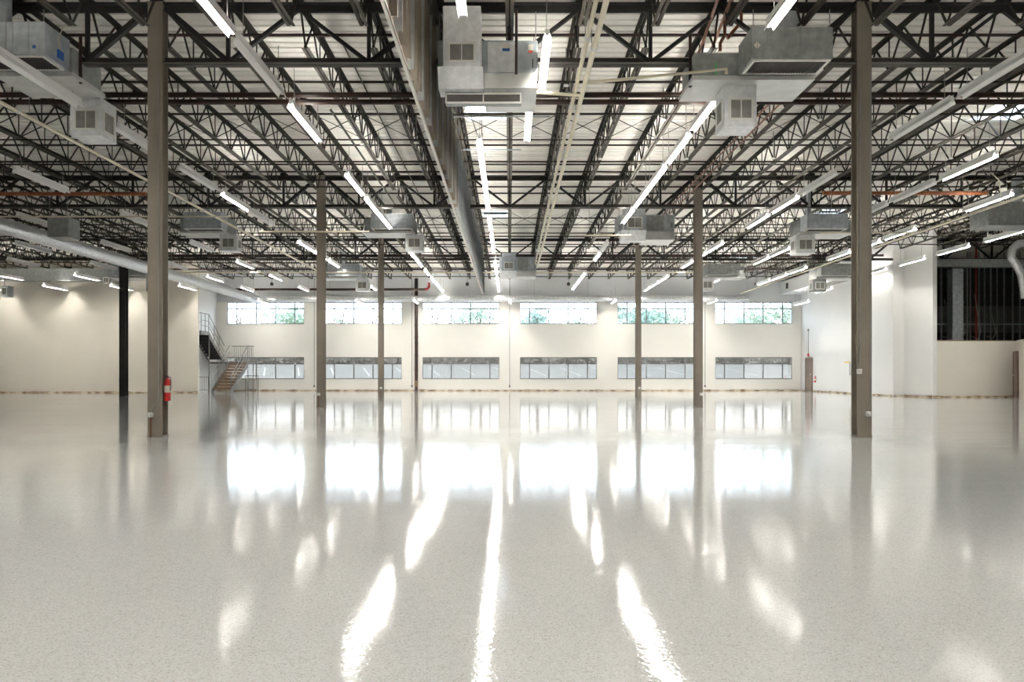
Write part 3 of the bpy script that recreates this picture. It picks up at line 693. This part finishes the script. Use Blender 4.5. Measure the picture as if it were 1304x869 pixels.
# large grey duct box at right edge, small grey boxes at left
def duct_box(name, lb, x0, x1, y0, y1, z0, z1, m, cat='duct', flue=None):
    e = empty(name, ((x0+x1)/2, y0, z0))
    mb = MB(); mb.bevbox(x0,x1,y0,y1,z0,z1,.015); seams(mb, x0, x1, y0, z0, z1, max(2, int((x1-x0)/.8))); mb.build('duct_body', M[m], e)
    if flue: MB().lathe([(.16,z1-.02),(.16,JB+.3)], (flue[0],flue[1],0), 14).build('round_riser', M['galv'], e)
    rods(e, ((x0+.05,y0+.05),(x1-.05,y0+.05)), z1)
    tag(e, lb, cat, None, 'thing')
duct_box('air_duct', 'grey rectangular duct at the right edge under a round riser', X(1258,25), X(1258,25)+2.6, 25, 26, Z(287,25), Z(257,25), 'galv_dark', flue=(X(1295,25.5), 25.5))
duct_box('air_duct', 'grey duct box high at the left edge among the pipes', X(60,25.5), X(87,25.5), 25.5, 26.2, Z(302,25.5), Z(276,25.5), 'galv_dark')
duct_box('air_duct', 'long dull duct above the cream partition at left', -31.0, -21.2, 44.5, 45.2, 6.2, 6.85, 'galv_dark')
vb = empty('vent_box', (X(135,44.4),44.2,6.2)); MB().bevbox(X(129,44.2),X(141,44.2),44.2,44.48,Z(361,44.2),Z(351,44.2),.01).build('box_body', M['galv_dark'], vb); grille(vb, X(131,44.2), X(139,44.2), Z(360,44.2), Z(353,44.2), 44.2, fr=.05)
tag(vb, 'small grey vent box at the end of the duct above the partition', 'vent', None, 'thing')
vb = empty('vent_box', (X(5,44.2),44.2,5.4)); MB().bevbox(X(1,44.2),X(10,44.2),44.2,44.7,Z(378,44.2),Z(364,44.2),.01).build('box_body', M['galv'], vb); grille(vb, X(2,44.2), X(9,44.2), Z(376,44.2), Z(366,44.2), 44.2, fr=.05)
MB().bar((X(5,44.4),44.45,Z(364,44.2)),(X(5,44.4),44.45,JB), .02, n=6).build('hanger_rod', M['cable'], vb)
tag(vb, 'small grey vent box hanging low at the left edge before the partition', 'vent', None, 'thing')

# white painted duct on the right wall
wd = empty('wall_duct', (17.5, 45, 6.0))
MB().bevbox(16.9,18.18,41.4,YW-.1,6.0,6.8,.02).build('duct_body', M['wall_white'], wd)
MB().box(16.885,16.9,49.2,49.6,6.25,6.6).build('side_vent', M['grille_dark'], wd)
MB().box(17.15,17.95,43,46,5.985,6.0).build('underside_vent', M['louver'], wd)
tag(wd, 'white boxed duct high in the corner along the right wall', 'duct', None, 'thing')

# round foil duct: along the left side, and along the window wall
def foil_duct(name, lb, a, b, r, hang=3.05, bend=None):
    e = empty(name, a); a = Vector(a); b = Vector(b); n = int((b-a).length/.16); path = []; rs = []
    for i in range(n+1):
        p = a+(b-a)*(i/n); path.append(p+Vector((random.uniform(-.008,.008),)*3)); rs.append(r*(1+random.uniform(-.035,.035)))
    MB().tube(path, r, 18, rs=rs).build('duct_sleeve', M['foil'], e)
    k = int((b-a).length/hang)
    for i in range(1, k):
        p = a+(b-a)*(i/k); mb = MB(); mb.bar(p+Vector((0,0,r)), (p.x,p.y,JB), .006, n=4); mb.build('hanger_wire', M['cable'], e)
    tag(e, lb, 'duct', 'round foil ducts', 'thing'); return e
foil_duct('round_duct', 'crinkled silver round duct running away along the left side', (-15.2, 14, 5.52), (-15.2, 49.3, 5.52), .24)
foil_duct('round_duct', 'crinkled silver round duct along the top of the window wall', (-15.0, 50.2, 5.70), (X(953,50.2), 50.2, 5.70), .20)

# ================================================================== PIPES
rod_x('sprinkler_main', -11, 12.5, 16.3, Z(121,16.3), .055, M['pipe_black'], 'upper of two black mains crossing behind the nearest columns', 'pipe', None, 12)
rod_x('sprinkler_main', -11, 12.5, 16.3, Z(130,16.3), .055, M['pipe_black'], 'lower of two black mains crossing behind the nearest columns', 'pipe', None, 12)
rod_x('sprinkler_pipe', -17, 17, 15.2, DECK-.16, .03, M['pipe_black'], 'dark pipe crossing near the deck above the nearest girder', 'pipe', None, 8)
rod_x('sprinkler_pipe', -30, 18, 44.8, JB-.08, .045, M['pipe_black'], 'dark pipe crossing the whole hall just before the window wall', 'pipe', None, 8)
rod_x('sprinkler_pipe', -20, 18.15, 39.4, JB-.10, .06, M['pipe_black'], 'thick dark pipe crossing behind the farthest columns', 'pipe', None, 8)
rod_x('rust_pipe', X(-10,25.2), X(190,25.2), 25.0, Z(247,25.0), .06, M['pipe_rust'], 'rust-orange pipe crossing high at left', 'pipe', None, 10)
rod_x('rust_pipe', X(1045,25.2), X(1252,25.2), 25.0, Z(246,25.0), .06, M['pipe_rust'], 'rust-orange pipe crossing high at right', 'pipe', None, 10)
hung_x('conduit_pipe', X(750,15.6), X(1320,15.6), 15.6, Z(60,15.0), .04, M['pvc'], 'pale pipe above the nearest girder right of the centre', 'pipe', None, 8)
hung_x('conduit_pipe', X(-10,25), X(300,25), 24.6, Z(276,24.6), .025, M['pvc'], 'thin white pipe crossing at left below the rust pipe', 'pipe', None, 8)
hung_x('conduit_pipe', X(330,24.6), X(470,24.6), 24.6, Z(295,24.6), .025, M['pvc'], 'thin white pipe from the left toward the second row air unit', 'pipe', None, 8)
hung_x('conduit_pipe', X(1045,24.6), X(1165,24.6), 24.6, Z(296.5,24.6), .025, M['pvc'], 'thin white pipe crossing behind the nearest right column', 'pipe', None, 8)
hung_x('conduit_pipe', X(745,24.6), X(806,24.6), 24.9, Z(300,24.9), .025, M['pvc'], 'thin white drain to the second row air unit right of centre', 'pipe', None, 8)
hung_x('conduit_pipe', X(210,39), X(898,39), 38.7, Z(347,38.7), .035, M['pvc'], 'long white pipe crossing the far end behind the last columns', 'pipe', None, 8)
def white_run(lb, x, y0, y1, z, r, cl=3.05):
    e = empty('drain_pipe', (x,y0,z)); MB().bar((x,y0,z),(x,y1,z), r, n=10).build('pipe', M['pvc'], e)
    y = y0+1
    while y < y1:
        MB().lathe([(r*1.35,-.05),(r*1.35,.05)], (x,y,z), 10, 'y').build('coupling', M['tray'], e)
        MB().bar((x,y+.4,z+r),(x,y+.4,JB), .006, n=4).build('hanger_wire', M['cable'], e); y += cl
    tag(e, lb, 'pipe', 'white drain pipes', 'thing'); return e
white_run('right-hand white pipe of the close pair receding over the centre', 1.26, 8, 37.1, 5.95, .042)
white_run('left-hand white pipe of the close pair receding over the centre', 1.16, 8, 37.1, 6.10, .034)
white_run('white pipe receding over the left row of strip lights', -9.15, 11, 38.8, 5.97, .036)
white_run('white pipe receding along the right side toward the white wall', 13.1, 19, 46, 5.62, .036)
def pipe_path(name, lb, pts, r, m, cat='pipe', grp=None):
    return tag(MB().tube(pts, r, 8).build(name, M[m], origin=pts[0]), lb, cat, grp, 'thing')
pipe_path('drain_branch', 'white branch pipe sloping up to the nearest right air unit', [(1.26,13.55,5.95),(X(925,13.4),13.4,Z(88,13.4)),(X(925,13.4),13.4,Z(94,13.4))], .03, 'pvc')
pipe_path('drain_branch', 'short white branch pipe to the central air unit', [(1.26,14.1,5.93),(X(672,13.9),13.9,Z(117,13.9))], .03, 'pvc')
# copper lines to the nearest right unit
cz = Z(70,14)
for pts, lb in (([(X(925,14),14.1,JB+.5),(X(925,14),14.1,Z(42,14)),(X(919,14),14.1,Z(52,14)),(X(919,14),14.1,Z(62,14))], 'bright copper pipe dropping to the nearest right air unit, left drop'),
                ([(X(946,14),14.1,JB+.5),(X(946,14),14.1,Z(25,14)),(X(938,14),14.1,Z(34,14)),(X(928,14),14.1,Z(46,14))], 'bright copper pipe dropping to the nearest right air unit, right drop'),
                ([(X(920,12.8),12.8,JB+.3),(X(893,15.5),15.5,Z(60,15.5)),(X(872,17),17,Z(106,17))], 'rust-coloured pipe slanting down left of the nearest right air unit'),
                ([(X(938,12.8),12.8,JB+.3),(X(905,15.5),15.5,Z(66,15.5)),(X(868,18),18,Z(118,18))], 'second rust-coloured pipe slanting beside the nearest right air unit')):
    pipe_path('copper_pipe', lb, pts, .03, 'copper', 'pipe')
for i, (xx_, lb) in enumerate(((5.55,'left'),(5.72,'right'))):
    rod_y('refrigerant_line', xx_, 16, 37, 6.86-.06*i, .02, M['copper'], '%s thin copper line of the pair along the right columns' % lb, 'pipe')
rod_y('refrigerant_line', -3.75, 17, 27, 6.62, .025, M['steel_bottom'], 'thin brown line following the light row just left of centre', 'pipe')
rod_y('conduit_pipe', -2.9, Y1, 48, 6.83, .015, M['steel_bottom'], 'thin grey conduit along the joists left of the steel screen', 'pipe')

# vertical riser on window wall with red elbow
rs_ = empty('sprinkler_riser', (X(530,50.3),50.3,0))
xr_, yr_ = X(530,50.5), 50.555
MB().tube([(xr_,yr_,0),(xr_,yr_,7.0)], .10, 12).build('riser_pipe', M['pipe_black'], rs_)
for zz in (1.3, 2.2, 3.0, 3.35, 4.1, 4.9): MB().lathe([(.11,-.04),(.113,-.035),(.113,.035),(.11,.04)], (xr_,yr_,zz), 12).build('coupling', M['pipe_black'], rs_)
MB().lathe([(.10,-.2),(.113,-.19),(.113,.19),(.10,.2)], (xr_,yr_,.45), 12).build('floor_valve', M['tread'], rs_)
tag(rs_, 'thick black vertical pipe against the window wall left of centre', 'pipe', None, 'thing')
hz = Z(369.5,49.9); xe = X(545,49.9)
rp_ = empty('sprinkler_pipe', (xe,49.6,hz))
MB().tube([(X(300,49.6),49.6,hz),(xe-.15,49.6,hz)], .075, 10).build('pipe', M['pipe_black'], rp_)
MB().tube([(xe-.15,49.6,hz),(xe,49.6,hz+.04),(xe+.08,49.6,hz+.15),(xe+.08,49.6,hz+.42)], .085, 10).build('red_elbow', M['pipe_red'], rp_)
MB().bar((X(420,49.6),49.6,hz),(X(420,49.6),49.6,JB), .01, n=4).build('hanger_rod', M['cable'], rp_)
tag(rp_, 'black horizontal pipe with red elbow high before the window wall', 'pipe', None, 'thing')
# thin conduits down the window wall piers
for xx_, lb in ((-12.2,'between first and second windows from left'),(-6.1,'between second and third windows from left'),(0,'on the centre pier'),(12.2,'between the two rightmost windows')):
    e = empty('wall_conduit', (xx_,YW-.03,.25)); MB().bar((xx_,YW-.03,.35),(xx_,YW-.03,JB+.1), .016, n=6).build('conduit', M['frame'], e)
    MB().bevbox(xx_-.05,xx_+.05,YW-.06,YW-.001,.22,.36,.008).build('end_box', M['frame'], e)
    tag(e, 'thin grey conduit down the window wall %s' % lb, 'conduit', 'window wall conduits', 'thing')
for xx_, lb in ((X(346,49),'above the leftmost window'),(X(595,49),'left of the centre'),(X(724,49),'right of the centre'),(X(963,49),'above the rightmost window')):
    e = empty('ceiling_camera', (xx_,49,6.6)); zc = Z(362,49)
    MB().lathe([(0,-.12),(.08,-.09),(.115,0),(.08,.09),(0,.12)], (xx_,49,zc), 14).build('globe', M['black'], e)
    MB().bar((xx_,49,zc+.1),(xx_,49,JB+.05), .012, n=6).build('stem', M['black'], e)
    tag(e, 'small black globe hanging before the window wall %s' % lb, 'camera', 'hanging black globes', 'thing')

# ================================================================== STEEL SCREEN (draft curtain)
sx = -1.34; sc = empty('draft_curtain', (sx,30,5.1)); sy0, sy1, sz = 6.0, 41.0, 5.1
MB().box(sx-.035,sx-.02,sy0,24.0,sz+.03,DECK-.01).build('brown_panel', M['stud_brown'], sc)
MB().box(sx-.035,sx-.02,24.0,sy1,sz+.03,DECK-.01).build('grey_panel', M['stud'], sc)
mb = MB(); mb.box(sx-.04,sx+.0,sy0,sy1,sz,sz+.012); mb.box(sx-.05,sx-.04,sy0,sy1,sz,sz+.05); mb.box(sx-.01,sx+.0,sy0,sy1,sz,sz+.04); mb.build('bottom_track', M['angle_white'], sc)
MB().box(sx-.06,sx+.05,sy0,sy1,DECK-.03,DECK-.005).build('top_track', M['stud'], sc)
y = sy0+.3; i = 0
while y < sy1:
    k = ('stud_brown','galv_dark')[i % 3 == 2] if y < 20 else ('stud','galv_dark')[i % 2]
    m = MB(); m.box(sx-.02,sx+.075,y,y+.012,sz+.03,DECK-.03); m.box(sx+.065,sx+.075,y,y+.05,sz+.03,DECK-.03)
    m.build('stud', M[k], sc); y += .405; i += 1
tag(sc, 'long hanging screen of steel studs receding left of the centre line', 'screen', None, 'thing')
# white cross ties beyond the central unit
for i, (ya, yb, xa, xb) in enumerate(((18.2,18.2,-1.5,.9),(20.9,20.9,-1.5,.3))):
    tag(MB().bar((xa,ya,6.86),(xb,yb,6.86), .018, n=6).build('tie_rod', M['stud'], origin=(0,ya,6.86)), 'pale horizontal tie beyond the central air unit, %s' % ('nearer' if i == 0 else 'farther'), 'rod', None, 'thing')
for i, pts in enumerate(([(-.9,17.6,7.3),(-.85,17.5,6.7),(-.7,17.5,6.25)], [(-.4,17.9,7.2),(-.62,17.7,6.8),(-.6,17.6,6.25)])):
    pipe_path('loose_wire', 'dark loose wire hanging to the central light row, %s' % ('left' if i == 0 else 'right'), pts, .008, 'black', 'wire')
pipe_path('loose_wire', 'curling white flexible conduit beside the right-hand lit fixture', [(X(1262,20.8),20.8,6.25),(X(1272,21.4),21.4,6.2),(X(1275,22.4),22.4,5.95),(X(1275,24.2),24.2,6.2)], .014, 'pvc', 'conduit')

# ================================================================== STAIRS
st = empty('steel_staircase', (-16.5,46.5,0)); LZ1 = 1.78; LZ2 = 3.5
ya, yb = 46.5, 49.4; xa, xb = -17.05, -15.95; n = 9
def handrail(mb, pts, r=.022):
    mb.tube(pts, r, 8)
for sx_ in (xa, xb):
    MB().poly([(sx_-.02,ya-.1,0),(sx_+.02,ya-.1,0),(sx_+.02,ya+.2,0),(sx_-.02,ya+.2,0),(sx_-.02,yb,LZ1),(sx_+.02,yb,LZ1),(sx_+.02,yb,LZ1-.26),(sx_-.02,yb,LZ1-.26),(sx_-.02,ya-.1,.16),(sx_+.02,ya-.1,.16)],
        [(0,1,9,8),(8,9,5,4),(0,3,2,1),(3,7,6,2),(0,8,4,7,3),(1,2,6,5,9),(4,5,6,7)]).build('stringer', M['stair'], st)
for i in range(n):
    z_ = LZ1*(i+1)/(n+1); y_ = ya+(yb-ya)*i/n
    mb = MB(); mb.box(xa+.02,xb-.02,y_,y_+.30,z_-.03,z_).box(xa+.02,xb-.02,y_+.29,y_+.30,z_,z_+.12); mb.build('tread', M['tread'], st)
MB().box(-18.25,xb+.03,yb,YW-.06,LZ1-.1,LZ1).build('landing', M['stair'], st)
for sx_ in (xa, xb):
    e = MB(); handrail(e, [(sx_,ya-.05,.0),(sx_,ya-.05,.95),(sx_,yb,LZ1+1.0)]); handrail(e, [(sx_,ya-.05,.6),(sx_,yb,LZ1+.62)], .014)
    for t in (.33,.66): e.bar((sx_,ya+(yb-ya)*t,LZ1*t),(sx_,ya+(yb-ya)*t,LZ1*t+.95), .016, n=6)
    e.build('handrail', M['frame'], st)
e = MB()
handrail(e, [(xb+.02,yb,0),(xb+.02,yb,LZ1+1.0),(xb+.02,YW-.1,LZ1+1.0),(xb+.02,YW-.1,0)]); handrail(e, [(-17.3,YW-.12,LZ1+1.0),(xb+.02,YW-.12,LZ1+1.0)])
for t in range(1,10): e.bar((-17.3+(xb+17.3)*t/10,YW-.12,LZ1),(-17.3+(xb+17.3)*t/10,YW-.12,LZ1+1.0), .010, n=5)
for t in range(1,5): e.bar((xb+.02,yb+(YW-yb-.1)*t/5,LZ1),(xb+.02,yb+(YW-yb-.1)*t/5,LZ1+1.0), .010, n=5)
e.build('landing_guard', M['frame'], st)
# upper flight rising toward the camera
ua, ub = -18.25, -17.38; yh = 46.85
for sx_ in (ua, ub):
    MB().poly([(sx_-.02,yb,LZ1),(sx_+.02,yb,LZ1),(sx_+.02,yh,LZ2),(sx_-.02,yh,LZ2),(sx_-.02,yb,LZ1-.1),(sx_+.02,yb,LZ1-.1),(sx_+.02,yh-.05,LZ2-.3),(sx_-.02,yh-.05,LZ2-.3)],
        [(0,1,2,3),(4,7,6,5),(0,3,7,4),(1,5,6,2),(3,2,6,7),(0,4,5,1)]).build('stringer', M['stair'], st)
for i in range(9):
    t = i/9; y_ = yb-(yb-yh)*t; z_ = LZ1+(LZ2-LZ1)*(i+1)/10
    MB().box(ua+.02,ub-.02,y_-.30,y_,z_-.03,z_).box(ua+.02,ub-.02,y_-.30,y_-.29,z_-.03,z_+.15).build('tread', M['stair_dark'], st)
MB().box(ua-.03,ub+.02,45.65,yh,LZ2-.2,LZ2).build('upper_landing', M['stair'], st)
e = MB()
handrail(e, [(ub,45.7,LZ2+1.0),(ub,yh,LZ2+1.0),(ub,yb,LZ1+1.0)]); handrail(e, [(ub,45.7,LZ2+.6),(ub,yh,LZ2+.6),(ub,yb,LZ1+.6)], .014)
handrail(e, [(ub,45.7,LZ2+.3),(ub,yh,LZ2+.3),(ub,yb,LZ1+.3)], .014)
for y_ in (45.7,46.3,yh): e.bar((ub,y_,LZ2-.1),(ub,y_,LZ2+1.0), .018, n=6)
handrail(e, [(-18.2,45.7,LZ2+1.0),(ub,45.7,LZ2+1.0)]); handrail(e, [(-18.2,45.7,LZ2+.5),(ub,45.7,LZ2+.5)], .014)
for t in (.33,.66): e.bar((ub,yh+(yb-yh)*t,LZ2-(LZ2-LZ1)*t),(ub,yh+(yb-yh)*t,LZ2+1-(LZ2-LZ1)*t), .016, n=6)
e.build('upper_handrail', M['frame'], st)
for (x_, y_, h_) in ((ub+.02,yh,LZ2-.1),(-17.3,yb+.1,LZ1-.05),(xb,YW-.2,LZ1-.05),(ua+.1,46.0,LZ2-.1)):
    MB().bar((x_,y_,0),(x_,y_,h_), .05, .05).build('support_post', M['stair'], st)
tag(st, 'grey switchback steel staircase with brown treads in the far left corner', 'staircase', None, 'thing')
def fence(lb, p, q, h, n):
    e = empty('guard_rail', (p[0],p[1],0)); p = Vector((*p,0)); q = Vector((*q,0)); up = Vector((0,0,1))
    MB().bar(p+up*h, q+up*h, .04, .04).build('top_rail', M['stair'], e)
    MB().bar(p+up*.12, q+up*.12, .03, .03).build('bottom_rail', M['stair'], e)
    mb = MB()
    for i in range(n+1):
        c = p+(q-p)*i/n; mb.bar(c+(up*0 if i in (0,n) else up*.12), c+up*h, .035 if i in (0,n) else .016, .035 if i in (0,n) else .016)
    mb.build('balusters', M['stair'], e); tag(e, lb, 'railing', None, 'thing')
fence('low grey barred railing under the upper stair flight', (-18.2,47.0), (-17.45,47.0), .88, 7)
fence('low grey barred railing right of the stair foot', (-15.85,48.7), (-15.1,48.7), .95, 8)

# ================================================================== RIGHT WALL FIXTURES
pn = empty('wall_cabinet', (18.15,43.6,1.3))
MB().bevbox(18.12,18.2,43.2,43.9,1.0,1.7,.01).build('cabinet_body', M['wall_white'], pn)
mb = MB(); mb.box(18.105,18.12,43.2,43.9,1.66,1.72).build('yellow_label', M['yellow'], pn); MB().box(18.105,18.12,43.2,43.24,1.0,1.66).build('cabinet_edge', M['frame'], pn)
tag(pn, 'small white wall cabinet with yellow top strip on the right wall', 'cabinet', None, 'thing')
hs = empty('alarm_conduit', (18.18,49.3,2.2))
MB().bar((18.17,49.35,2.15),(18.17,49.35,3.7), .014, n=6).build('conduit', M['frame'], hs); MB().bevbox(18.12,18.2,49.28,49.42,2.12,2.3,.01).build('alarm_box', M['label_red'], hs); MB().bevbox(18.13,18.2,49.28,49.42,3.65,3.8,.01).build('top_box', M['frame'], hs)
tag(hs, 'thin conduit with red alarm box above the narrow brown door', 'alarm', None, 'thing')
rod_x('wall_rail', X(1107,40), 17.6, 40.0, Z(334,40.0), .045, M['pipe_black'], 'short black pipe ending before the white right wall', 'pipe')

# dark unfinished room beyond the low wall
def vbar(name, m, px, d, y0, y1, w, lb, cat, dep=None, grp=None):
    x_ = X(px,d); return tag(MB().bevbox(x_-w/2,x_+w/2,d,d+(dep or w),Z(y1,d),Z(y0,d),.004).build(name, M[m], origin=(x_,d,Z(y1,d))), lb, cat, grp, 'thing')
dk = 38.9
e = empty('riser_duct', (X(1220,dk),dk,0)); x_ = X(1220,dk)
MB().bevbox(x_-.26,x_+.26,dk,dk+.5,0,JB-.8,.01).build('duct_body', M['galv'], e)
for zz in (1.5,3.0,4.5,6.0): MB().box(x_-.28,x_+.28,dk-.02,dk+.52,zz,zz+.04).build('flange', M['galv'], e)
tag(e, 'tall grey rectangular duct rising inside the dark room', 'duct', None, 'thing')
for i, px in enumerate((1199,1207,1232,1236,1247,1254,1262,1270,1279,1290,1299,1308)):
    vbar('wall_stud', 'stud', px, 43.5, 320, 501.6, .055, 'thin bare metal stud in the dark room, %s from left' % ORD[i], 'stud', .05, 'studs in the dark room')
vbar('standpipe', 'pipe_red', 1243.5, 40.5, 300, 503.5, .07, 'dark red vertical pipe inside the dark room', 'pipe')
x0_, x1_ = 19.45, XR-.1
def hbar(name, m, d, py, w, lb, xa_=None, xb_=None):
    z_ = Z(py,d); tag(MB().bevbox(xa_ or x0_, xb_ or x1_, d, d+w, z_-w/2, z_+w/2, .004).build(name, M[m], origin=(22,d,z_)), lb, 'rail', None, 'thing')
hbar('cross_rail', 'stud', 43.35, 413, .08, 'horizontal pale rail low across the dark room')
hbar('cross_rail', 'galv_dark', 43.35, 333, .07, 'horizontal dull rail high across the dark room')
hbar('ledge_beam', 'tread', 36.93, 434.0, .045, 'narrow brown ledge along the top of the low partition', 19.4, 22.9)
tag(MB().bevbox(20.3,XR-.2,45.94,45.99,3.4,4.9,.01).build('wall_board', mat('dusty_grey_board', (.16,.15,.14), .8, 0, .5, 1.2), origin=(24,45.94,3.4)), 'dusty grey board panels on the dark room wall', 'panel', None, 'thing')
random.seed(3)
for i in range(5):
    x_ = 20.3+i*.75; pts = [(x_,39.6,2.9),(x_+.25,39.5,2.75+.2*random.random()),(x_+.5,39.7,3.1),(x_+.6,40.4,4.2+random.random())]
    pipe_path('hanging_cable', 'pale tangled cable above the low partition, %s from left' % ORD[i], pts, .022, 'cable', 'cable', 'tangled cables')
fx = empty('flexible_duct', (X(1296,36),36,5.5))
pth = [(X(1305,36),36,Z(310,36)),(X(1296,36),36,Z(311,36)),(X(1289,36),36,Z(318,36)),(X(1288,36),36,Z(328,36)),(X(1295,36),36,Z(338,36)),(X(1301,36),36,Z(350,36)),(X(1303,36),36,Z(362,36)),(X(1306,36),36,Z(380,36))]
import itertools
pp = []; rr_ = []
for a, b in zip(pth, pth[1:]):
    for k in range(8): t = k/8; pp.append(Vector(a).lerp(Vector(b), t)); rr_.append(.19 if k % 2 else .165)
pp.append(Vector(pth[-1])); rr_.append(.17)
MB().tube(pp, .18, 14, rs=rr_).build('duct_hose', M['foil'], fx)
MB().bar(pth[1], (pth[1][0],36,JB), .01, n=5).build('hanger_wire', M['cable'], fx)
tag(fx, 'ribbed silver flexible duct curling down at the right edge', 'duct', None, 'thing')
tag(MB().bevbox(20.0,29.5,38.3,38.9,6.15,6.5,.02).build('ceiling_duct', M['galv_dark'], origin=(24,38.3,6.15)), 'dull flat duct crossing above the dark room', 'duct', None, 'thing')

# ================================================================== OUTSIDE
mb = MB(); mb.poly([(-60,YW+.3,-.05),(60,YW+.3,-.05),(60,58,.0),(-60,58,.0),(60,72,1.9),(-60,72,1.9),(120,170,3.0),(-120,170,3.0)], [(0,1,2,3),(3,2,4,5),(5,4,6,7)])
structure(mb.build('ground_outside', M['asphalt'], origin=(0,60,0)), 'pale sloping parking lot outside the lower windows', 'ground')
sl = lambda y: (y-58)/14*1.9
for i in range(15):
    x_ = -19.6+i*2.8
    mb = MB(); mb.poly([(x_,64.5,sl(64.5)+.02),(x_+.12,64.5,sl(64.5)+.02),(x_+.12-1.4,69.5,sl(69.5)+.02),(x_-1.4,69.5,sl(69.5)+.02)], [(0,1,2,3)]); mb.box(x_+.02,x_+.1,64.5,64.6,sl(64.5)-.02,sl(64.5)+.02)
    tag(mb.build('parking_stripe', M['stripe'], origin=(x_,64.5,sl(64.5))), 'white slanted parking stripe outside, %s from left' % ORD[i], 'road marking', 'parking stripes', 'thing')
random.seed(11)
def leaf_mesh(name, rad, n, m, flat=.8):
    mb = MB()
    lumps = [(Vector((random.gauss(0,.45),random.gauss(0,.45),random.gauss(0,.4)))*rad, rad*random.uniform(.35,.6)) for _ in range(11)]
    for i in range(n):
        c, r = random.choice(lumps); d = Vector((random.gauss(0,1),random.gauss(0,1),random.gauss(0,1))).normalized()
        p = c+d*r*random.uniform(.75,1.05); p.z *= flat
        s = random.uniform(.09,.17); u = Vector((random.gauss(0,1),random.gauss(0,1),random.gauss(0,1))).normalized(); w = u.orthogonal().normalized()
        mb.poly([p-u*s, p+w*s*.55, p+u*s, p-w*s*.55], [(0,1,2,3)])
    return mb.mesh(name, m)
crowns = [leaf_mesh('crown', 2.3, 2600, M['leaf']), leaf_mesh('crown', 2.1, 2600, M['leaf_cool']), leaf_mesh('crown', 2.5, 2200, M['leaf'])]
trunk = MB(); trunk.tube([(0,0,-.3),(.05,.02,1.5),(-.05,.05,3.4),(.1,0,5.0)], .16, 8, rs=[.2,.15,.11,.05])
for k in range(6):
    a = k*1.05; trunk.tube([(0,.03,2.6+k*.3),(.7*math.cos(a),.7*math.sin(a),3.6+k*.3),(1.5*math.cos(a),1.5*math.sin(a),4.5+k*.3)], .05, 6, rs=[.06,.04,.015])
trunk_me = trunk.mesh('trunk', M['bark'])
TR = [(306,78,1,.55,'seen through the leftmost upper window, small'),(372,76,0,.85,'seen at the right end of the leftmost upper window'),(436,80,2,.7,'seen in the second upper window, left half'),
      (478,86,2,.62,'seen in the second upper window, right half'),(556,82,1,.6,'seen in the third upper window, left end'),(612,74,0,.85,'seen in the third upper window, right part'),
      (684,76,1,.80,'seen in the fourth upper window, left part'),(738,80,0,.68,'seen in the fourth upper window, right part'),(806,76,1,.85,'seen in the fifth upper window, left part'),
      (852,78,0,.85,'seen in the fifth upper window, middle'),(962,78,0,.80,'seen in the rightmost upper window, middle'),(1000,74,2,.95,'seen in the rightmost upper window, right end')]
for px, d, k, s, lb in TR:
    t = empty('tree', (X(px,d), d, 2.0 if d < 90 else 2.4)); t.scale = (1,1,1)
    o = bpy.data.objects.new('trunk', trunk_me); C.objects.link(o); o.parent = t
    o = bpy.data.objects.new('crown', crowns[k]); C.objects.link(o); o.parent = t; o.location = (0,0,4.2*min(1,s+.1)); o.scale = (s*1.3,s*1.3,s*1.12); o.rotation_euler = (0,0,px*.7)
    tag(t, 'pale green tree outside, %s' % lb, 'tree', 'trees outside', 'thing')
# hedge beyond the lot
mb = MB(); mb.box(-30,30,72.8,73.3,1.8,2.75)
for i in range(9000):
    x_ = random.uniform(-30,30); p = Vector((x_, random.uniform(72.4,73.6), 1.9+random.uniform(0,.75+.25*math.sin(x_*1.3)+.15*math.sin(x_*3.1))))
    s = random.uniform(.1,.2); u = Vector((random.gauss(0,1),random.gauss(0,1),random.gauss(0,1))).normalized(); w = u.orthogonal().normalized()
    mb.poly([p-u*s, p+w*s*.6, p+u*s, p-w*s*.6], [(0,1,2,3)])
tag(mb.build('hedge', M['hedge'], origin=(0,73,1.9)), 'low dark hedge along the top of the parking slope outside', 'hedge', None, 'stuff')

# ================================================================== WORLD, CAMERA, VIEW
w = bpy.data.worlds.new('overcast_sky'); bpy.context.scene.world = w; w.use_nodes = True; nt = w.node_tree; N = nt.nodes; L = nt.links
bg = N['Background']; bg.inputs['Strength'].default_value = 3.4
tc = N.new('ShaderNodeTexCoord'); sp = N.new('ShaderNodeSeparateXYZ'); L.new(tc.outputs['Generated'], sp.inputs[0])
rp = N.new('ShaderNodeValToRGB'); rp.color_ramp.elements[0].position = .0; rp.color_ramp.elements[0].color = (.82,.91,1,1); rp.color_ramp.elements[1].position = .6; rp.color_ramp.elements[1].color = (.70,.84,1,1)
L.new(sp.outputs['Z'], rp.inputs[0]); L.new(rp.outputs[0], bg.inputs['Color'])

cd = bpy.data.cameras.new('camera'); cam = bpy.data.objects.new('camera', cd); C.objects.link(cam)
cam.location = (0,0,H); cam.rotation_euler = (math.pi/2,0,0)
cd.sensor_width = 36; cd.lens = F*36/1304; cd.shift_x = (652-VX)/1304; cd.shift_y = (VY-434.5)/1304
cd.clip_end = 400; cd.clip_start = .05
bpy.context.scene.camera = cam
S = bpy.context.scene
S.view_settings.view_transform = 'Standard'; S.view_settings.look = 'None'; S.view_settings.gamma = 1; S.view_settings.use_curve_mapping = False
S.view_settings.exposure = 1.52
S.cycles.use_denoising = True; S.cycles.max_bounces = 8; S.cycles.diffuse_bounces = 5; S.cycles.glossy_bounces = 4; S.cycles.transparent_max_bounces = 8
S.cycles.sample_clamp_indirect = 8
